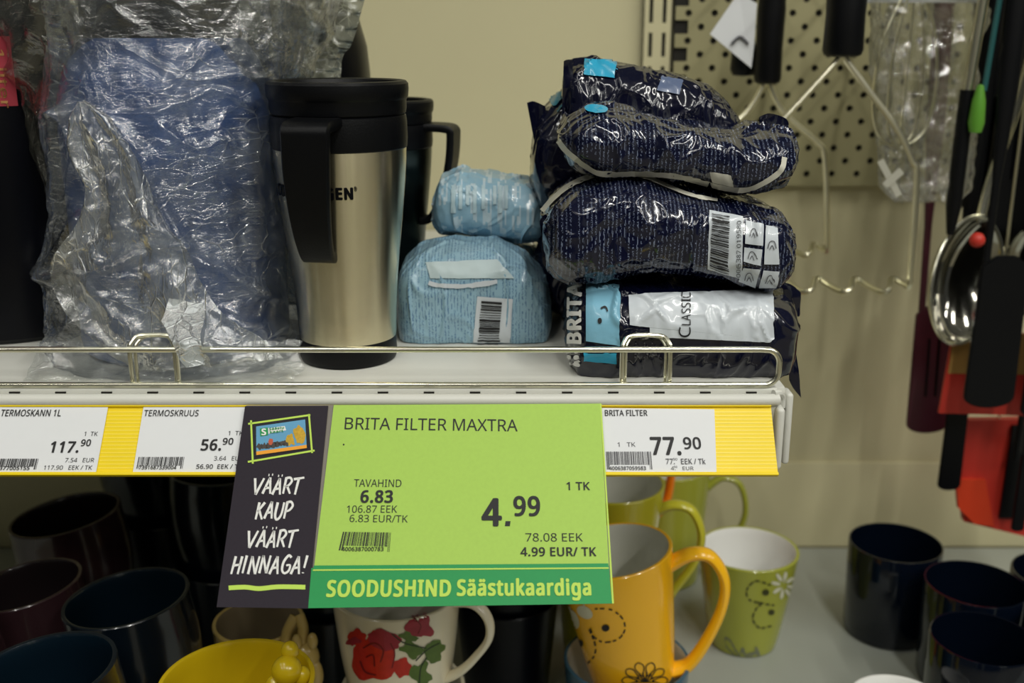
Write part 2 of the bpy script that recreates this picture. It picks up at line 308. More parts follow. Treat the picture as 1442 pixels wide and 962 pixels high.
# plain sans-serif letter outlines: advance, then closed loops of x,y in thousandths
GLYPHS = json.loads('''{".":[215,[[58,43,61,69,72,85,88,94,107,97,126,94,142,85,153,69,157,43,153,18,142,2,126,-8,107,-11,88,-8,72,2,61,18]]],"/":[298,[[290,573,77,0,8,0,221,573]]],"0":[459,[[419,287,418,242,415,201,409,163,401,128,390,97,376,70,349,37,316,12,290,1,261,-6,229,-8,188,-4,153,8,122,27,97,54,76,88,60,129,48,176,42,229,39,287,41,346,48,399,58,446,73,486,93,520,119,547,149,566,186,578,229,581,269,578,304,566,335,547,361,520,382,486,399,446,410,399,417,346],[110,287,111,238,115,194,121,156,137,111,159,78,190,59,229,52,268,59,298,78,320,110,336,156,343,194,347,238,348,287,347,336,343,380,336,417,320,463,298,495,268,515,229,521,190,515,159,495,137,463,121,417,115,380,111,336]]],"1":[459,[[285,0,216,0,216,400,216,439,217,470,219,499,196,477,169,455,108,405,71,452,226,573,285,573]]],"2":[459,[[417,0,38,0,38,59,188,210,261,287,287,320,306,353,318,387,322,424,315,466,294,496,261,514,221,520,181,517,147,506,115,489,83,466,45,513,94,548,122,561,153,572,186,578,221,581,255,579,285,572,313,562,347,540,372,510,388,472,394,428,389,385,375,344,361,318,344,292,324,267,247,185,128,67,128,64,417,64]]],"3":[459,[[395,439,392,403,381,372,363,347,340,326,310,311,277,302,277,298,319,290,353,276,379,255,398,229,409,198,413,163,410,131,403,101,390,74,371,50,348,30,318,14,283,2,241,-6,193,-8,150,-6,110,-1,72,8,36,23,36,89,74,73,114,61,155,54,194,51,241,55,278,65,305,81,331,117,339,164,335,197,320,223,297,242,265,255,226,263,179,265,123,265,123,326,180,326,223,329,259,339,286,356,307,377,319,404,323,434,316,471,295,498,262,516,219,521,190,520,164,515,117,498,75,473,39,521,73,544,115,563,147,573,181,579,218,581,273,576,317,563,352,540,376,511,390,477]]],"4":[459,[[443,130,359,130,359,0,291,0,291,130,17,130,17,190,286,576,359,576,359,193,443,193],[291,374,291,412,293,444,294,474,295,500,292,500,276,468,257,438,86,193,291,193]]],"5":[459,[[221,351,258,349,292,342,322,331,361,307,389,274,402,247,410,217,413,183,410,145,402,111,387,81,368,54,343,32,314,15,280,2,242,-5,199,-8,156,-6,116,0,80,10,51,23,51,90,82,74,121,62,161,55,200,52,239,55,274,65,302,82,323,106,336,137,341,176,337,210,325,239,306,262,279,279,243,289,197,292,146,288,99,280,64,302,86,573,373,573,373,508,146,508,132,342,169,348]]],"6":[459,[[44,245,45,278,47,310,51,342,57,374,64,404,75,433,95,474,121,510,143,530,168,548,196,562,228,572,265,578,306,581,344,579,377,573,377,513,344,520,308,523,273,521,242,515,216,504,183,483,158,454,139,419,127,380,119,337,115,291,119,291,133,309,150,326,170,339,194,350,223,356,255,358,302,353,342,338,375,313,400,279,412,251,419,220,421,184,419,147,411,112,399,82,382,55,361,33,336,15,307,2,275,-5,239,-8,199,-4,163,7,130,26,101,54,77,89,59,133,51,166,46,204],[238,51,284,59,320,84,337,109,348,143,351,184,348,218,339,247,324,271,289,295,241,303,205,299,175,287,150,270,131,248,119,223,115,198,117,172,123,146,133,121,146,99,164,79,185,64,210,55]]],"7":[459,[[109,0,344,508,35,508,35,573,419,573,419,518,187,0]]],"8":[459,[[229,581,261,579,291,574,318,565,352,546,378,519,395,485,400,443,396,411,385,383,368,359,346,338,320,319,291,303,325,285,355,265,381,242,401,216,414,185,419,148,413,104,395,65,367,34,330,11,300,1,267,-6,231,-8,192,-6,157,0,126,10,89,33,61,63,45,101,39,146,43,183,56,214,75,241,99,264,128,283,158,299,131,316,107,336,87,358,71,383,61,411,58,444,63,485,80,518,107,545,141,565,182,577],[108,145,116,107,138,76,161,60,192,51,229,48,265,51,295,60,319,76,342,108,350,148,346,174,335,197,317,217,293,235,264,251,229,265,217,270,184,254,157,237,136,219,121,197,111,173],[228,524,188,518,155,502,134,476,127,441,130,414,141,391,157,373,179,357,232,330,282,357,302,373,317,392,327,414,330,441,323,476,302,502,270,518]]],"9":[459,[[417,328,416,295,414,263,410,231,405,199,397,168,387,139,366,99,340,63,318,42,293,25,265,11,232,0,195,-6,154,-8,117,-6,82,0,82,60,115,53,152,50,188,52,218,58,245,68,278,90,303,118,322,153,334,192,342,235,346,281,341,281,327,263,310,247,290,233,266,223,237,216,204,214,158,219,118,235,85,260,61,294,49,321,42,352,40,387,43,426,50,460,63,491,80,517,101,540,127,557,156,570,188,578,223,581,262,577,299,565,332,545,361,518,384,483,402,439,410,406,415,369],[223,521,178,513,142,488,124,463,113,429,110,388,113,354,122,325,137,301,171,277,220,269,256,273,286,285,311,303,330,325,342,349,346,374,344,400,338,426,328,451,315,474,298,493,277,508,252,518]]],"A":[512,[[437,0,368,177,141,177,73,0,0,0,224,575,289,575,512,0],[282,415,274,438,263,473,255,500,247,468,238,438,230,415,165,241,346,241]]],"B":[521,[[241,573,307,569,361,558,404,541,434,515,453,478,459,431,456,399,446,371,431,347,409,328,382,313,350,304,350,300,384,292,415,279,441,261,461,236,474,203,478,163,475,130,467,100,454,74,425,42,385,19,354,8,318,2,279,0,78,0,78,573],[256,329,300,331,334,339,357,352,377,382,384,423,376,463,351,490,324,502,289,509,245,511,150,511,150,329],[150,269,150,61,265,61,311,64,346,74,371,91,394,125,401,168,398,197,388,221,370,241,344,256,307,266,260,269]]],"C":[507,[[323,517,280,513,241,502,206,482,178,456,155,423,139,383,131,353,127,321,125,286,128,241,135,200,147,164,164,132,186,105,213,83,244,68,281,58,322,55,359,57,394,62,460,78,460,15,427,5,393,-2,356,-7,312,-8,257,-4,208,8,166,28,130,56,101,90,78,131,62,178,52,230,49,287,51,329,57,369,67,406,81,440,99,471,120,499,145,523,174,543,206,559,242,571,281,578,324,581,367,578,409,572,448,561,482,547,453,486,394,508,360,515]]],"D":[585,[[536,292,533,231,521,177,501,131,474,91,439,58,399,33,351,15,297,4,237,0,78,0,78,573,254,573,309,569,359,558,404,540,443,516,476,484,502,446,521,401,533,350],[460,289,457,337,449,379,435,415,416,444,391,469,361,487,327,500,287,508,244,511,150,511,150,62,228,62,299,68,357,87,402,119,434,164,454,220]]],"E":[446,[[398,0,78,0,78,573,398,573,398,509,150,509,150,330,383,330,383,268,150,268,150,63,398,63]]],"F":[416,[[150,0,78,0,78,573,398,573,398,509,150,509,150,306,383,306,383,243,150,243]]],"G":[584,[[326,302,524,302,524,22,493,12,462,5,431,-1,398,-5,362,-7,323,-8,267,-4,217,8,173,28,136,55,105,89,81,130,63,176,52,229,49,286,53,343,65,395,84,442,111,482,145,517,186,544,233,564,286,577,346,581,377,580,407,577,437,572,478,561,516,547,489,484,457,497,421,508,382,515,342,517,298,514,259,505,225,489,195,468,170,441,150,409,136,373,127,332,124,286,127,243,134,202,146,166,164,133,187,106,216,84,251,68,292,58,340,55,404,59,452,68,452,238,326,238]]],"H":[594,[[516,0,443,0,443,267,150,267,150,0,78,0,78,573,150,573,150,330,443,330,443,573,516,573]]],"I":[272,[[239,0,32,0,32,42,99,57,99,515,32,531,32,573,239,573,239,531,172,515,172,57,239,42]]],"K":[496,[[496,0,411,0,209,273,150,222,150,0,78,0,78,573,150,573,150,290,199,345,249,399,403,573,488,573,261,323]]],"L":[420,[[78,0,78,573,150,573,150,64,400,64,400,0]]],"M":[727,[[330,0,142,502,139,502,142,461,144,407,144,347,144,0,78,0,78,573,184,573,361,103,364,103,544,573,650,573,650,0,578,0,578,352,579,408,581,460,584,501,581,501,390,0]]],"N":[609,[[532,0,447,0,141,476,138,476,141,432,143,378,144,320,144,0,78,0,78,573,161,573,467,99,470,99,468,137,466,193,464,249,464,573,532,573]]],"O":[626,[[577,287,576,244,570,204,561,166,547,132,531,101,510,73,486,49,459,29,428,13,393,1,355,-6,314,-8,271,-6,232,1,196,13,165,29,138,49,114,73,94,101,78,132,65,167,56,204,51,245,49,288,52,344,62,396,78,442,100,482,130,517,166,545,208,565,258,577,314,581,369,577,417,565,459,545,495,517,524,483,547,442,564,396,574,344],[125,287,127,241,134,200,145,163,161,131,182,104,207,83,238,67,273,58,314,55,354,58,390,67,420,83,445,104,465,131,481,163,492,200,499,241,501,287,496,354,481,411,456,457,421,491,373,511,314,518,274,515,238,506,207,490,182,469,161,443,145,411,134,374,127,333]]],"P":[485,[[229,573,297,568,352,553,393,528,421,495,439,454,444,404,441,370,433,336,417,306,395,278,364,255,324,238,292,230,256,225,216,223,150,223,150,0,78,0,78,573],[223,511,150,511,150,285,208,285,242,286,272,290,298,296,330,311,352,334,365,363,370,401,361,449,334,484,306,499,269,508]]],"R":[499,[[236,573,281,571,320,565,353,555,393,532,422,500,434,474,442,444,444,410,440,368,427,334,408,306,385,285,358,269,330,257,487,0,403,0,264,237,150,237,150,0,78,0,78,573],[232,510,150,510,150,298,236,298,278,301,312,310,338,325,362,359,370,407,366,440,355,467,336,486,310,500,275,507]]],"S":[440,[[403,153,400,121,392,92,378,66,348,35,307,11,274,1,238,-6,198,-8,137,-5,83,4,41,19,41,88,73,76,113,65,156,57,201,55,240,57,273,66,298,79,316,98,327,120,330,147,327,173,318,194,302,213,277,230,242,247,196,265,131,294,106,311,85,330,69,351,57,375,50,403,48,435,54,477,71,513,99,542,136,563,165,573,197,579,231,581,276,578,318,572,355,562,389,549,366,487,302,508,266,515,229,517,196,515,169,507,148,494,133,478,124,457,121,434,124,407,133,386,149,367,172,351,204,335,246,318,278,306,307,293,332,279,362,255,385,228,398,194]]],"T":[446,[[259,0,187,0,187,509,8,509,8,573,437,573,437,509,259,509]]],"U":[586,[[513,202,511,164,503,128,489,95,470,65,446,40,416,20,380,4,338,-5,290,-8,225,-2,171,18,128,50,97,93,78,144,72,204,72,573,144,573,144,201,148,158,161,122,182,93,211,72,248,59,294,55,342,59,379,73,407,96,427,126,438,161,442,202,442,573,513,573]]],"V":[481,[[481,573,277,0,204,0,0,573,75,573,204,205,220,160,231,119,241,80,250,119,262,161,277,207,405,573]]],"X":[470,[[467,0,385,0,233,249,79,0,3,0,193,298,15,573,95,573,236,348,377,573,453,573,276,300]]],"a":[450,[[231,437,279,433,318,422,347,403,368,375,381,338,385,293,385,0,334,0,320,61,317,61,298,40,279,22,258,9,234,-1,206,-6,172,-8,136,-5,103,6,75,23,55,48,41,80,37,119,43,159,59,192,87,219,127,238,179,251,243,257,316,259,316,285,310,330,293,359,265,375,227,380,194,378,163,370,106,347,84,400,115,414,151,426,190,434],[252,208,204,203,167,195,141,182,118,155,110,119,115,87,132,66,157,53,188,49,223,52,253,62,279,79,299,103,311,134,315,172,315,210]]],"d":[493,[[221,-8,171,-2,128,17,92,48,65,91,49,146,44,214,49,282,66,338,93,381,128,413,171,432,221,438,253,436,280,429,303,420,323,407,340,391,354,374,359,374,356,405,354,438,354,609,425,609,425,0,368,0,358,58,354,58,340,40,323,24,303,11,279,1,252,-6],[232,51,273,55,305,67,328,88,343,117,352,154,355,200,355,213,352,263,343,304,329,336,306,360,274,375,231,379,196,374,168,359,146,334,130,300,120,260,117,213,120,165,130,125,146,93,168,69,197,55]]],"e":[452,[[234,438,269,435,301,427,329,414,354,396,374,373,390,346,402,315,409,281,411,244,411,201,117,201,122,157,134,119,154,90,181,69,215,56,254,52,293,54,327,60,392,82,392,20,359,8,327,-1,292,-6,251,-8,212,-5,176,3,143,17,114,36,90,61,70,91,56,126,47,167,44,212,47,257,55,297,68,333,86,364,108,390,134,411,164,426,198,435],[233,380,188,372,154,348,137,323,125,293,119,257,338,257,335,292,326,322,312,346,292,364,266,376]]],"g":[493,[[221,438,261,434,297,422,329,402,355,373,359,373,369,430,425,430,425,-7,423,-46,416,-80,404,-109,378,-146,341,-172,310,-183,274,-190,233,-192,188,-191,147,-186,110,-177,78,-165,78,-100,111,-114,149,-125,191,-132,237,-134,271,-130,300,-119,324,-101,341,-77,352,-48,355,-13,355,4,356,32,358,57,354,57,329,28,299,8,263,-4,221,-8,170,-2,126,18,91,51,65,95,49,149,44,214,49,278,65,332,91,377,126,411,169,431],[230,379,197,374,169,359,147,336,130,303,123,277,119,247,117,213,120,165,130,124,146,92,169,68,197,54,232,50,262,52,288,58,309,69,326,85,340,105,349,131,354,161,356,197,356,214,355,251,350,282,343,309,326,340,302,362,270,374]]],"i":[207,[[139,430,139,0,68,0,68,430],[104,591,119,588,133,580,142,566,145,546,142,526,133,512,119,504,104,501,88,504,75,512,66,526,63,546,66,566,75,580,88,588]]],"k":[428,[[138,291,137,257,135,221,138,221,152,240,172,264,189,285,326,430,409,430,235,246,421,0,336,0,187,200,138,158,138,0,68,0,68,609,138,609]]],"l":[207,[[139,0,68,0,68,609,139,609]]],"r":[331,[[269,438,295,437,319,433,310,368,287,372,264,374,240,371,217,363,195,351,176,334,161,313,149,289,141,261,139,229,139,0,68,0,68,430,126,430,134,351,137,351,152,374,170,395,191,413,214,426,240,435]]],"s":[384,[[348,119,343,80,327,49,302,24,268,6,241,-2,210,-6,176,-8,135,-6,99,-1,68,8,42,19,42,83,104,60,141,52,178,49,224,53,256,66,274,86,280,112,278,128,271,141,259,154,239,167,174,196,103,228,76,245,57,266,45,292,41,324,46,358,61,386,85,408,118,425,157,435,202,438,240,436,275,430,308,421,339,409,315,353,258,372,228,378,197,380,159,377,131,366,114,350,108,328,111,312,119,298,133,286,154,274,219,246,289,215,314,197,333,176,344,150]]],"t":[289,[[212,50,245,53,272,59,272,5,240,-4,200,-8,167,-5,138,4,112,20,91,44,78,79,74,125,74,375,13,375,13,409,75,437,103,528,144,528,144,430,269,430,269,375,144,375,144,127,149,93,163,69,185,54]]],"u":[496,[[427,430,427,0,370,0,359,57,356,57,340,36,321,20,298,8,273,-1,247,-6,220,-8,173,-4,134,8,103,29,81,59,71,85,65,114,63,148,63,430,135,430,135,153,141,108,158,76,188,57,230,51,273,55,306,69,330,91,345,121,354,160,357,206,357,430]]],"®":[667,[[224,111,224,461,326,461,366,458,398,450,423,435,445,403,453,358,448,324,434,298,413,279,391,266,484,111,415,111,334,249,285,249,285,111],[325,299,353,303,374,315,387,333,391,356,387,380,375,397,354,407,324,410,285,410,285,299],[334,-8,292,-6,253,2,216,14,181,30,150,51,122,75,98,103,77,134,61,168,49,205,42,245,39,286,42,328,49,367,61,404,77,438,98,470,122,498,150,522,181,543,216,559,253,571,292,578,334,581,373,578,411,571,448,559,482,543,513,522,542,498,567,470,588,438,605,404,618,367,625,328,628,286,626,245,618,205,606,168,590,134,569,103,545,75,517,51,486,30,451,14,415,2,375,-6],[334,34,367,37,399,43,430,53,459,67,485,84,509,105,531,129,548,156,563,185,574,217,580,250,582,286,580,320,574,353,564,384,550,413,533,440,512,464,489,486,462,504,433,518,402,529,369,536,334,538,298,536,265,530,233,520,204,506,178,488,154,467,134,443,117,417,103,387,92,356,86,322,84,286,86,252,92,220,103,188,117,159,134,132,154,108,178,87,204,69,233,54,265,43,298,37]]],"ä":[450,[[231,437,279,433,318,422,347,403,368,375,381,338,385,293,385,0,334,0,320,61,317,61,298,40,279,22,258,9,234,-1,206,-6,172,-8,136,-5,103,6,75,23,55,48,41,80,37,119,43,159,59,192,87,219,127,238,179,251,243,257,316,259,316,285,310,330,293,359,265,375,227,380,194,378,163,370,106,347,84,400,115,414,151,426,190,434],[252,208,204,203,167,195,141,182,118,155,110,119,115,87,132,66,157,53,188,49,223,52,253,62,279,79,299,103,311,134,315,172,315,210],[113,546,116,564,124,576,137,583,151,585,165,583,177,576,186,564,188,546,186,529,177,516,165,509,151,506,137,509,124,516,116,529],[264,546,267,564,275,576,287,583,301,585,315,583,327,576,336,564,338,546,336,529,327,516,315,509,301,506,287,509,275,516,267,529]]]," ":[208,[]]}''')
CAPH = None
def cap_h():
    global CAPH
    if CAPH is None:
        V, _ = text_shape('H'); CAPH = max(v[1] for v in V)
    return CAPH
def fan(x): return (x - 696) * 0.0004       # sideways run per pixel down, on the tilted rail plane
def text(body, x0, x1, ytop, ybase, proj, bold=0.0, slant=None, skew=0.0, k=1.0, refine=None):
    """cap top / baseline and left / right in photo pixels, laid on the surface proj"""
    V, F = text_shape(body, bold)
    xa = min(v[0] for v in V); xb = max(v[0] for v in V); ch = cap_h()
    if refine:
        bm = bmesh.new(); vv = [bm.verts.new(v) for v in V]
        for f in F:
            try: bm.faces.new([vv[i] for i in f])
            except ValueError: pass
        bmesh.ops.triangulate(bm, faces=bm.faces)
        for _ in range(3):
            es = [e for e in bm.edges if e.calc_length() > refine]
            if es: bmesh.ops.subdivide_edges(bm, edges=es, cuts=1); bmesh.ops.triangulate(bm, faces=bm.faces)
        bm.verts.index_update(); V = [tuple(v.co) for v in bm.verts]; F = [tuple(v.index for v in f.verts) for f in bm.faces]; bm.free()
    out = []
    for x, y, lv in V:
        u = (x - xa) / (xb - xa); v = y / ch
        px = x0 + (x1 - x0) * u; py = ybase - (ybase - ytop) * v + skew * (px - x0)
        sl = fan(px) if slant is None else slant
        px -= sl * (ybase - py + skew * (px - x0))
        out.append(proj(px, py, k) - ray(px, py) * (.002 * lv))
    return out, F
def quad_patch(q, proj, nu=8, nv=8, k=1.0):
    a, b, c, d = [Vector(p) for p in q]            # tl tr br bl in pixels
    V = []
    for i in range(nu + 1):
        for j in range(nv + 1):
            u = i / nu; v = j / nv
            p = (a * (1 - u) + b * u) * (1 - v) + (d * (1 - u) + c * u) * v
            V.append(proj(p.x, p.y, k))
    return V, grid_faces(nu + 1, nv + 1)
def line(pts, wpx, proj, k=1.0, step=4, closed=False, dash=None, smooth=True):
    P = catmull([(p[0], p[1], 0) for p in pts], 8, closed) if smooth else [Vector((p[0], p[1], 0)) for p in pts]
    if closed: P.append(P[0])
    R = []; acc = 0
    for a, b in zip(P, P[1:]):
        n = max(1, int((b - a).length / step))
        for i in range(n): R.append(a.lerp(b, i / n))
    R.append(P[-1]); V = []; F = []; s = 0
    for i, p in enumerate(R):
        t = R[min(i + 1, len(R) - 1)] - R[max(i - 1, 0)]; t.normalize(); n = Vector((-t.y, t.x, 0))
        ww = wpx if not callable(wpx) else wpx(i / (len(R) - 1))
        for sg in (-.5, .5): V.append(proj(p.x + n.x * ww * sg, p.y + n.y * ww * sg, k))
        if i:
            s += (R[i] - R[i - 1]).length
            if not dash or (s % (dash[0] + dash[1])) < dash[0]:
                j = 2 * (i - 1); F.append((j, j + 1, j + 3, j + 2))
    return V, F
def blob(cx, cy, rx, ry, proj, ang=0, k=1.0, wob=0.0, n=24, rings=4, seed=0):
    V = [proj(cx, cy, k)]; F = []; ca, sa = cos(ang), sin(ang)
    for r in range(1, rings + 1):
        for i in range(n):
            q = 2 * pi * i / n; f = r / rings * (1 + wob * noise.noise(Vector((cos(q) * 1.7 + seed, sin(q) * 1.7, seed * .37))) * 2)
            x = rx * cos(q) * f; y = ry * sin(q) * f
            V.append(proj(cx + x * ca - y * sa, cy + x * sa + y * ca, k))
    for i in range(n): F.append((0, 1 + i, 1 + (i + 1) % n))
    for r in range(rings - 1):
        a = 1 + r * n
        for i in range(n):
            j = (i + 1) % n; F.append((a + i, a + n + i, a + n + j, a + j))
    return V, F
def barcode(q, proj, rnd, bars=42, k=1.0, horiz=False, nv=1, ends=True):
    a, b, c, d = [Vector(p) for p in q]; P = []; x = 0; tot = 0; seq = []
    while len(seq) < bars:
        wd = rnd.choice((1, 1, 2, 3)); gp = rnd.choice((1, 1, 2, 2)); seq.append((tot, tot + wd)); tot += wd + gp
    for i, (s, e) in enumerate(seq):
        s /= tot; e /= tot
        lo = 1.0 if (ends and (i < 2 or i > bars - 3)) else .74
        def pt(u, v): return (a * (1 - u) + b * u) * (1 - v) + (d * (1 - u) + c * u) * v
        if horiz: qq = [pt(0, s), pt(lo, s), pt(lo, e), pt(0, e)]
        else: qq = [pt(s, 0), pt(e, 0), pt(e, lo), pt(s, lo)]
        P.append(quad_patch(qq, proj, nv if horiz else 1, 1 if horiz else nv, k))
    return join(*P)

# ------------------------------------------------------------------ materials
M = {}
M['wall'] = mat('painted_steel_wall', (205, 198, 160), .5, var=.05, vscale=6, bump=.05)
M['panel'] = mat('perforated_panel', (160, 154, 116), .5, var=.05, vscale=8)
M['cavity'] = mat('cavity_dark', (34, 32, 26), .8)
M['shelf'] = mat('white_shelf_enamel', (214, 214, 206), .38, var=.03, bump=.04)
M['deck'] = mat('base_deck_enamel', (162, 166, 158), .4, var=.05, vscale=12)
M['floor'] = mat('floor_tile', (120, 116, 100), .4)
M['chrome'] = mat('plated_wire', (236, 234, 214), .24, 1.0, var=.03)
M['steelwire'] = mat('utensil_wire', (238, 234, 208), .28, 1.0, var=.03)
M['mirror'] = mat('polished_steel', (196, 194, 184), .09, 1.0, var=.03)
M['black'] = mat('black_plastic', (6, 7, 10), .42, var=.2, bump=.12, bscale=900, spec=.28)
M['blackgl'] = mat('black_gloss', (4, 5, 12), .3, var=.2, spec=.25)
M['yellow'] = mat('yellow_rail', (244, 214, 12), .35, var=.04, spec=.35)
M['paleyellow'] = mat('clear_rail_cover', (250, 226, 70), .3, var=.03)
M['paper'] = mat('label_paper', (226, 228, 230), .6, var=.015, vscale=200)
M['ink'] = mat('black_ink', (28, 28, 30), .6, var=.1)
M['inkgrey'] = mat('grey_ink', (88, 88, 92), .6, var=.1)
M['lime'] = mat('lime_card', (168, 206, 84), .55, var=.06, vscale=500, bump=.03)
M['green'] = mat('green_print', (2, 146, 72), .5, var=.05, vscale=400)
M['limeink'] = mat('lime_ink', (190, 222, 84), .5, var=.04)
M['char'] = mat('charcoal_card', (48, 43, 51), .7, var=.12, vscale=900, bump=.05, spec=.2)
M['white'] = mat('white_print', (232, 232, 228), .5, var=.02)
M['holder'] = mat('clear_holder_edge', (120, 114, 104), .35, var=.1, vscale=300)

def steel_mat():
    m = mat('brushed_steel', (224, 214, 182), .27, 1.0, var=.06, vscale=40, aniso=.9, stretch=(1, 1, 60))
    m.node_tree.nodes['Principled BSDF'].inputs['Anisotropic Rotation'].default_value = .25
    return m
M['steel'] = steel_mat()

# ------------------------------------------------------------------ the setting
WY = 48.0                                    # back wall plane
DZ = -33.5                                   # top of the base deck
def cells(xs, zs, hole, y, dy, stagger=True):
    """sheet with real holes: xs,zs pitch origin/count; returns verts, faces (front) with short collars going back"""
    V = []; F = []
    (x0, px_, nx), (z0, pz, nz) = xs, zs
    for j in range(nz):
        off = (px_ / 2 if (stagger and j % 2) else 0)
        for i in range(nx):
            cx = x0 + i * px_ + off; cz = z0 + j * pz; k = len(V); n = len(hole)
            outer = []
            for (hx, hz) in hole:                          # push the hole outline to the cell border
                s = min((px_ / 2) / abs(hx) if abs(hx) > 1e-6 else 1e9, (pz / 2) / abs(hz) if abs(hz) > 1e-6 else 1e9)
                outer.append((cx + hx * s, cz + hz * s))
            for (ox, oz) in outer: V.append((ox, y, oz))
            for (hx, hz) in hole: V.append((cx + hx, y, cz + hz))
            for (hx, hz) in hole: V.append((cx + hx, y + dy, cz + hz))
            for a in range(n):
                b = (a + 1) % n
                F.append((k + a, k + b, k + n + b, k + n + a)); F.append((k + n + a, k + n + b, k + 2 * n + b, k + 2 * n + a))
    return V, F

wall = build('wall_back', box(-110, 130, WY, WY + 2, -45, 70), M['wall']); wall['kind'] = 'structure'
def child_of(o, name, vf, m, **kw):
    t = Thing.__new__(Thing); t.o = o; t.loc = Vector((0, 0, 0)); return t.add(name, vf, m, **kw)
xl = at(942, 200, WY).x; xr = at(1300, 200, WY).x
oct_ = [(.27 * cos(pi / 4 * i + .3927 * 0), .27 * sin(pi / 4 * i)) for i in range(8)]
oct_ = [(.2 if abs(a) < 1e-6 else a, b) for a, b in [(.27 * cos(pi / 4 * i), .27 * sin(pi / 4 * i)) for i in range(8)]]
# the hole outline includes the 45 degree corner directions of the cell so that cells tile exactly
def hole_pts(r, px_, pz):
    an = math.atan2(pz, px_); A = [0, an, pi / 2, pi - an, pi, pi + an, 1.5 * pi, 2 * pi - an]
    A2 = []
    for a, b in zip(A, A[1:] + [2 * pi]): A2 += [a, (a + b) / 2]
    return [(r * cos(a), r * sin(a)) for a in A2]
PX_, PZ = 2.34, 1.2
nx = int((xr - xl) / PX_); zb = at(1200, 252, WY).z
pv = cells((xl + PX_ / 2, PX_, nx + 9), (zb + .6, PZ, 26), hole_pts(.31, PX_, PZ), WY - 1.0, .25)
child_of(wall, 'perforated_panel', pv, M['panel'], smooth=False)
xr2 = xl + (nx + 9.6) * PX_
child_of(wall, 'panel_backing', box(xl - .05, xr2, WY - .7, WY - .02, zb - .1, zb + 26 * PZ), M['cavity'], smooth=False)
child_of(wall, 'panel_edge', box(xl - .15, xr2, WY - 1.05, WY, zb - .5, zb + .0), M['panel'], smooth=False)
# slotted upright
ux0, ux1 = at(905, 40, WY).x, at(942, 40, WY).x
zp = at(920, 15, WY - 1).z - at(920, 63, WY - 1).z
zc = at(920, 63, WY - 1).z
hw = .17; hh = 1.05
hole = [(hw, 0), (hw, hh), (0, hh), (-hw, hh), (-hw, 0), (-hw, -hh), (0, -hh), (hw, -hh)]
def slotcells():
    P = []
    cw = (ux1 - ux0) / 2
    for c in (0, 1):
        cx = ux0 + cw * (c + .5); 
        for j in range(-1, 7):
            cz = zc + j * zp; V = []; F = []
            X = [cx - cw / 2, cx - hw, cx + hw, cx + cw / 2]; Z = [cz - zp / 2, cz - hh, cz + hh, cz + zp / 2]
            for a in range(4):
                for b in range(4): V.append((X[a], WY - 1.1, Z[b]))
            for a in range(3):
                for b in range(3):
                    if a == 1 and b == 1: continue
                    F.append((a * 4 + b, a * 4 + b + 1, (a + 1) * 4 + b + 1, (a + 1) * 4 + b))
            P.append((V, F))
    return join(*P)
child_of(wall, 'slotted_upright', slotcells(), M['wall'], smooth=False)
child_of(wall, 'upright_cavity', box(ux0 + .05, ux1 - .05, WY - .8, WY - .02, zc - 1.6 * zp, zc + 6.4 * zp), M['cavity'], smooth=False)
zs = at(1200, 648, WY).z
child_of(wall, 'panel_seam', box(-110, 130, WY - .35, WY, DZ, zs - .15, .12), M['wall'])
fl = build('floor', box(-220, 260, -420, WY + 4, -52, -50), M['floor']); fl['kind'] = 'structure'
wf = build('reflection_wall', box(-220, 260, -372, -370, -50, 232), M['cavity']); wf['kind'] = 'structure'  # unseen wall behind the camera, added for the metal to reflect
rw = random.Random(2); x = -215
while x < 250:
    wd = rw.choice((16, 24, 34, 46)); child_of(wf, 'panel', box(x, x + wd, -370, -367, -48, 228, .4), M['deck'] if rw.random() < .5 else M['char']); x += wd + rw.choice((10, 18, 30))  # invented pale and dark panels that put bands into the steel's reflections
ce = build('reflection_ceiling', box(-220, 260, -372, WY + 2, 232, 235), M['paper']); ce['kind'] = 'structure'  # out-of-view ceiling, added to give the metal a bright reflection
bd = Thing('base_shelf', 'wide cream base shelf deck under all the mugs and tumblers', 'shelf', (0, 20, -50))
bd.add('deck', box(-100, 120, -9, WY - .4, DZ - 1.2, DZ, .25), M['deck'])
bd.add('kick_panel', box(-99, 119, -7, -5.5, -50, DZ - 1.2), M['deck'])

# ------------------------------------------------------------------ the shelf, its price rail and wire guard
XE = 13.9                                    # right end of the shelf
sh = Thing('shelf', 'white enamelled steel shelf carrying the jugs, travel mug and filter packs', 'shelf', (0, 0, -3))
sh.add('tray', box(-75, XE, -.35, WY - 1.2, -.55, 0, .12, 3), M['shelf'])
sh.add('front_lip', tube([(-75, -1.0, -.42), (XE - .5, -1.0, -.42), (XE - .1, -.9, -.42)], .32, 14), M['shelf'])
sh.add('front_apron', box(-75, XE - .1, -.95, -.35, -3.2, -.5, .05), M['shelf'])
slots = [box(x, x + .55, -.62, -.52, -.20, -.12) for x in [-31 + 2.4 * i for i in range(19)]]
sh.add('slot', join(*slots), M['cavity'], smooth=False)
def capsule_bar(x, y, z0, z1, wx, wy):
    return box(x - wx, x + wx, y - wy, y + wy, z0, z1, min(wx, wy) * .9, 4)
sh.add('end_bracket', capsule_bar(XE - .02, -.95, -4.15, -.75, .22, .55), M['shelf'])
sh.add('end_bracket', capsule_bar(XE + .72, .35, -4.35, -.35, .2, .6), M['shelf'])
sh.add('side_flange', box(XE - .1, XE + .5, 0, WY - 2, -3.4, -.05, .1), M['shelf'])
sh.add('corner_clip', tube(catmull([(XE - .35, -.9, -.1), (XE, -.7, -.15), (XE + .25, -.3, -.5), (XE + .3, -.2, -1.1)], 5), .2, 10), M['shelf'])

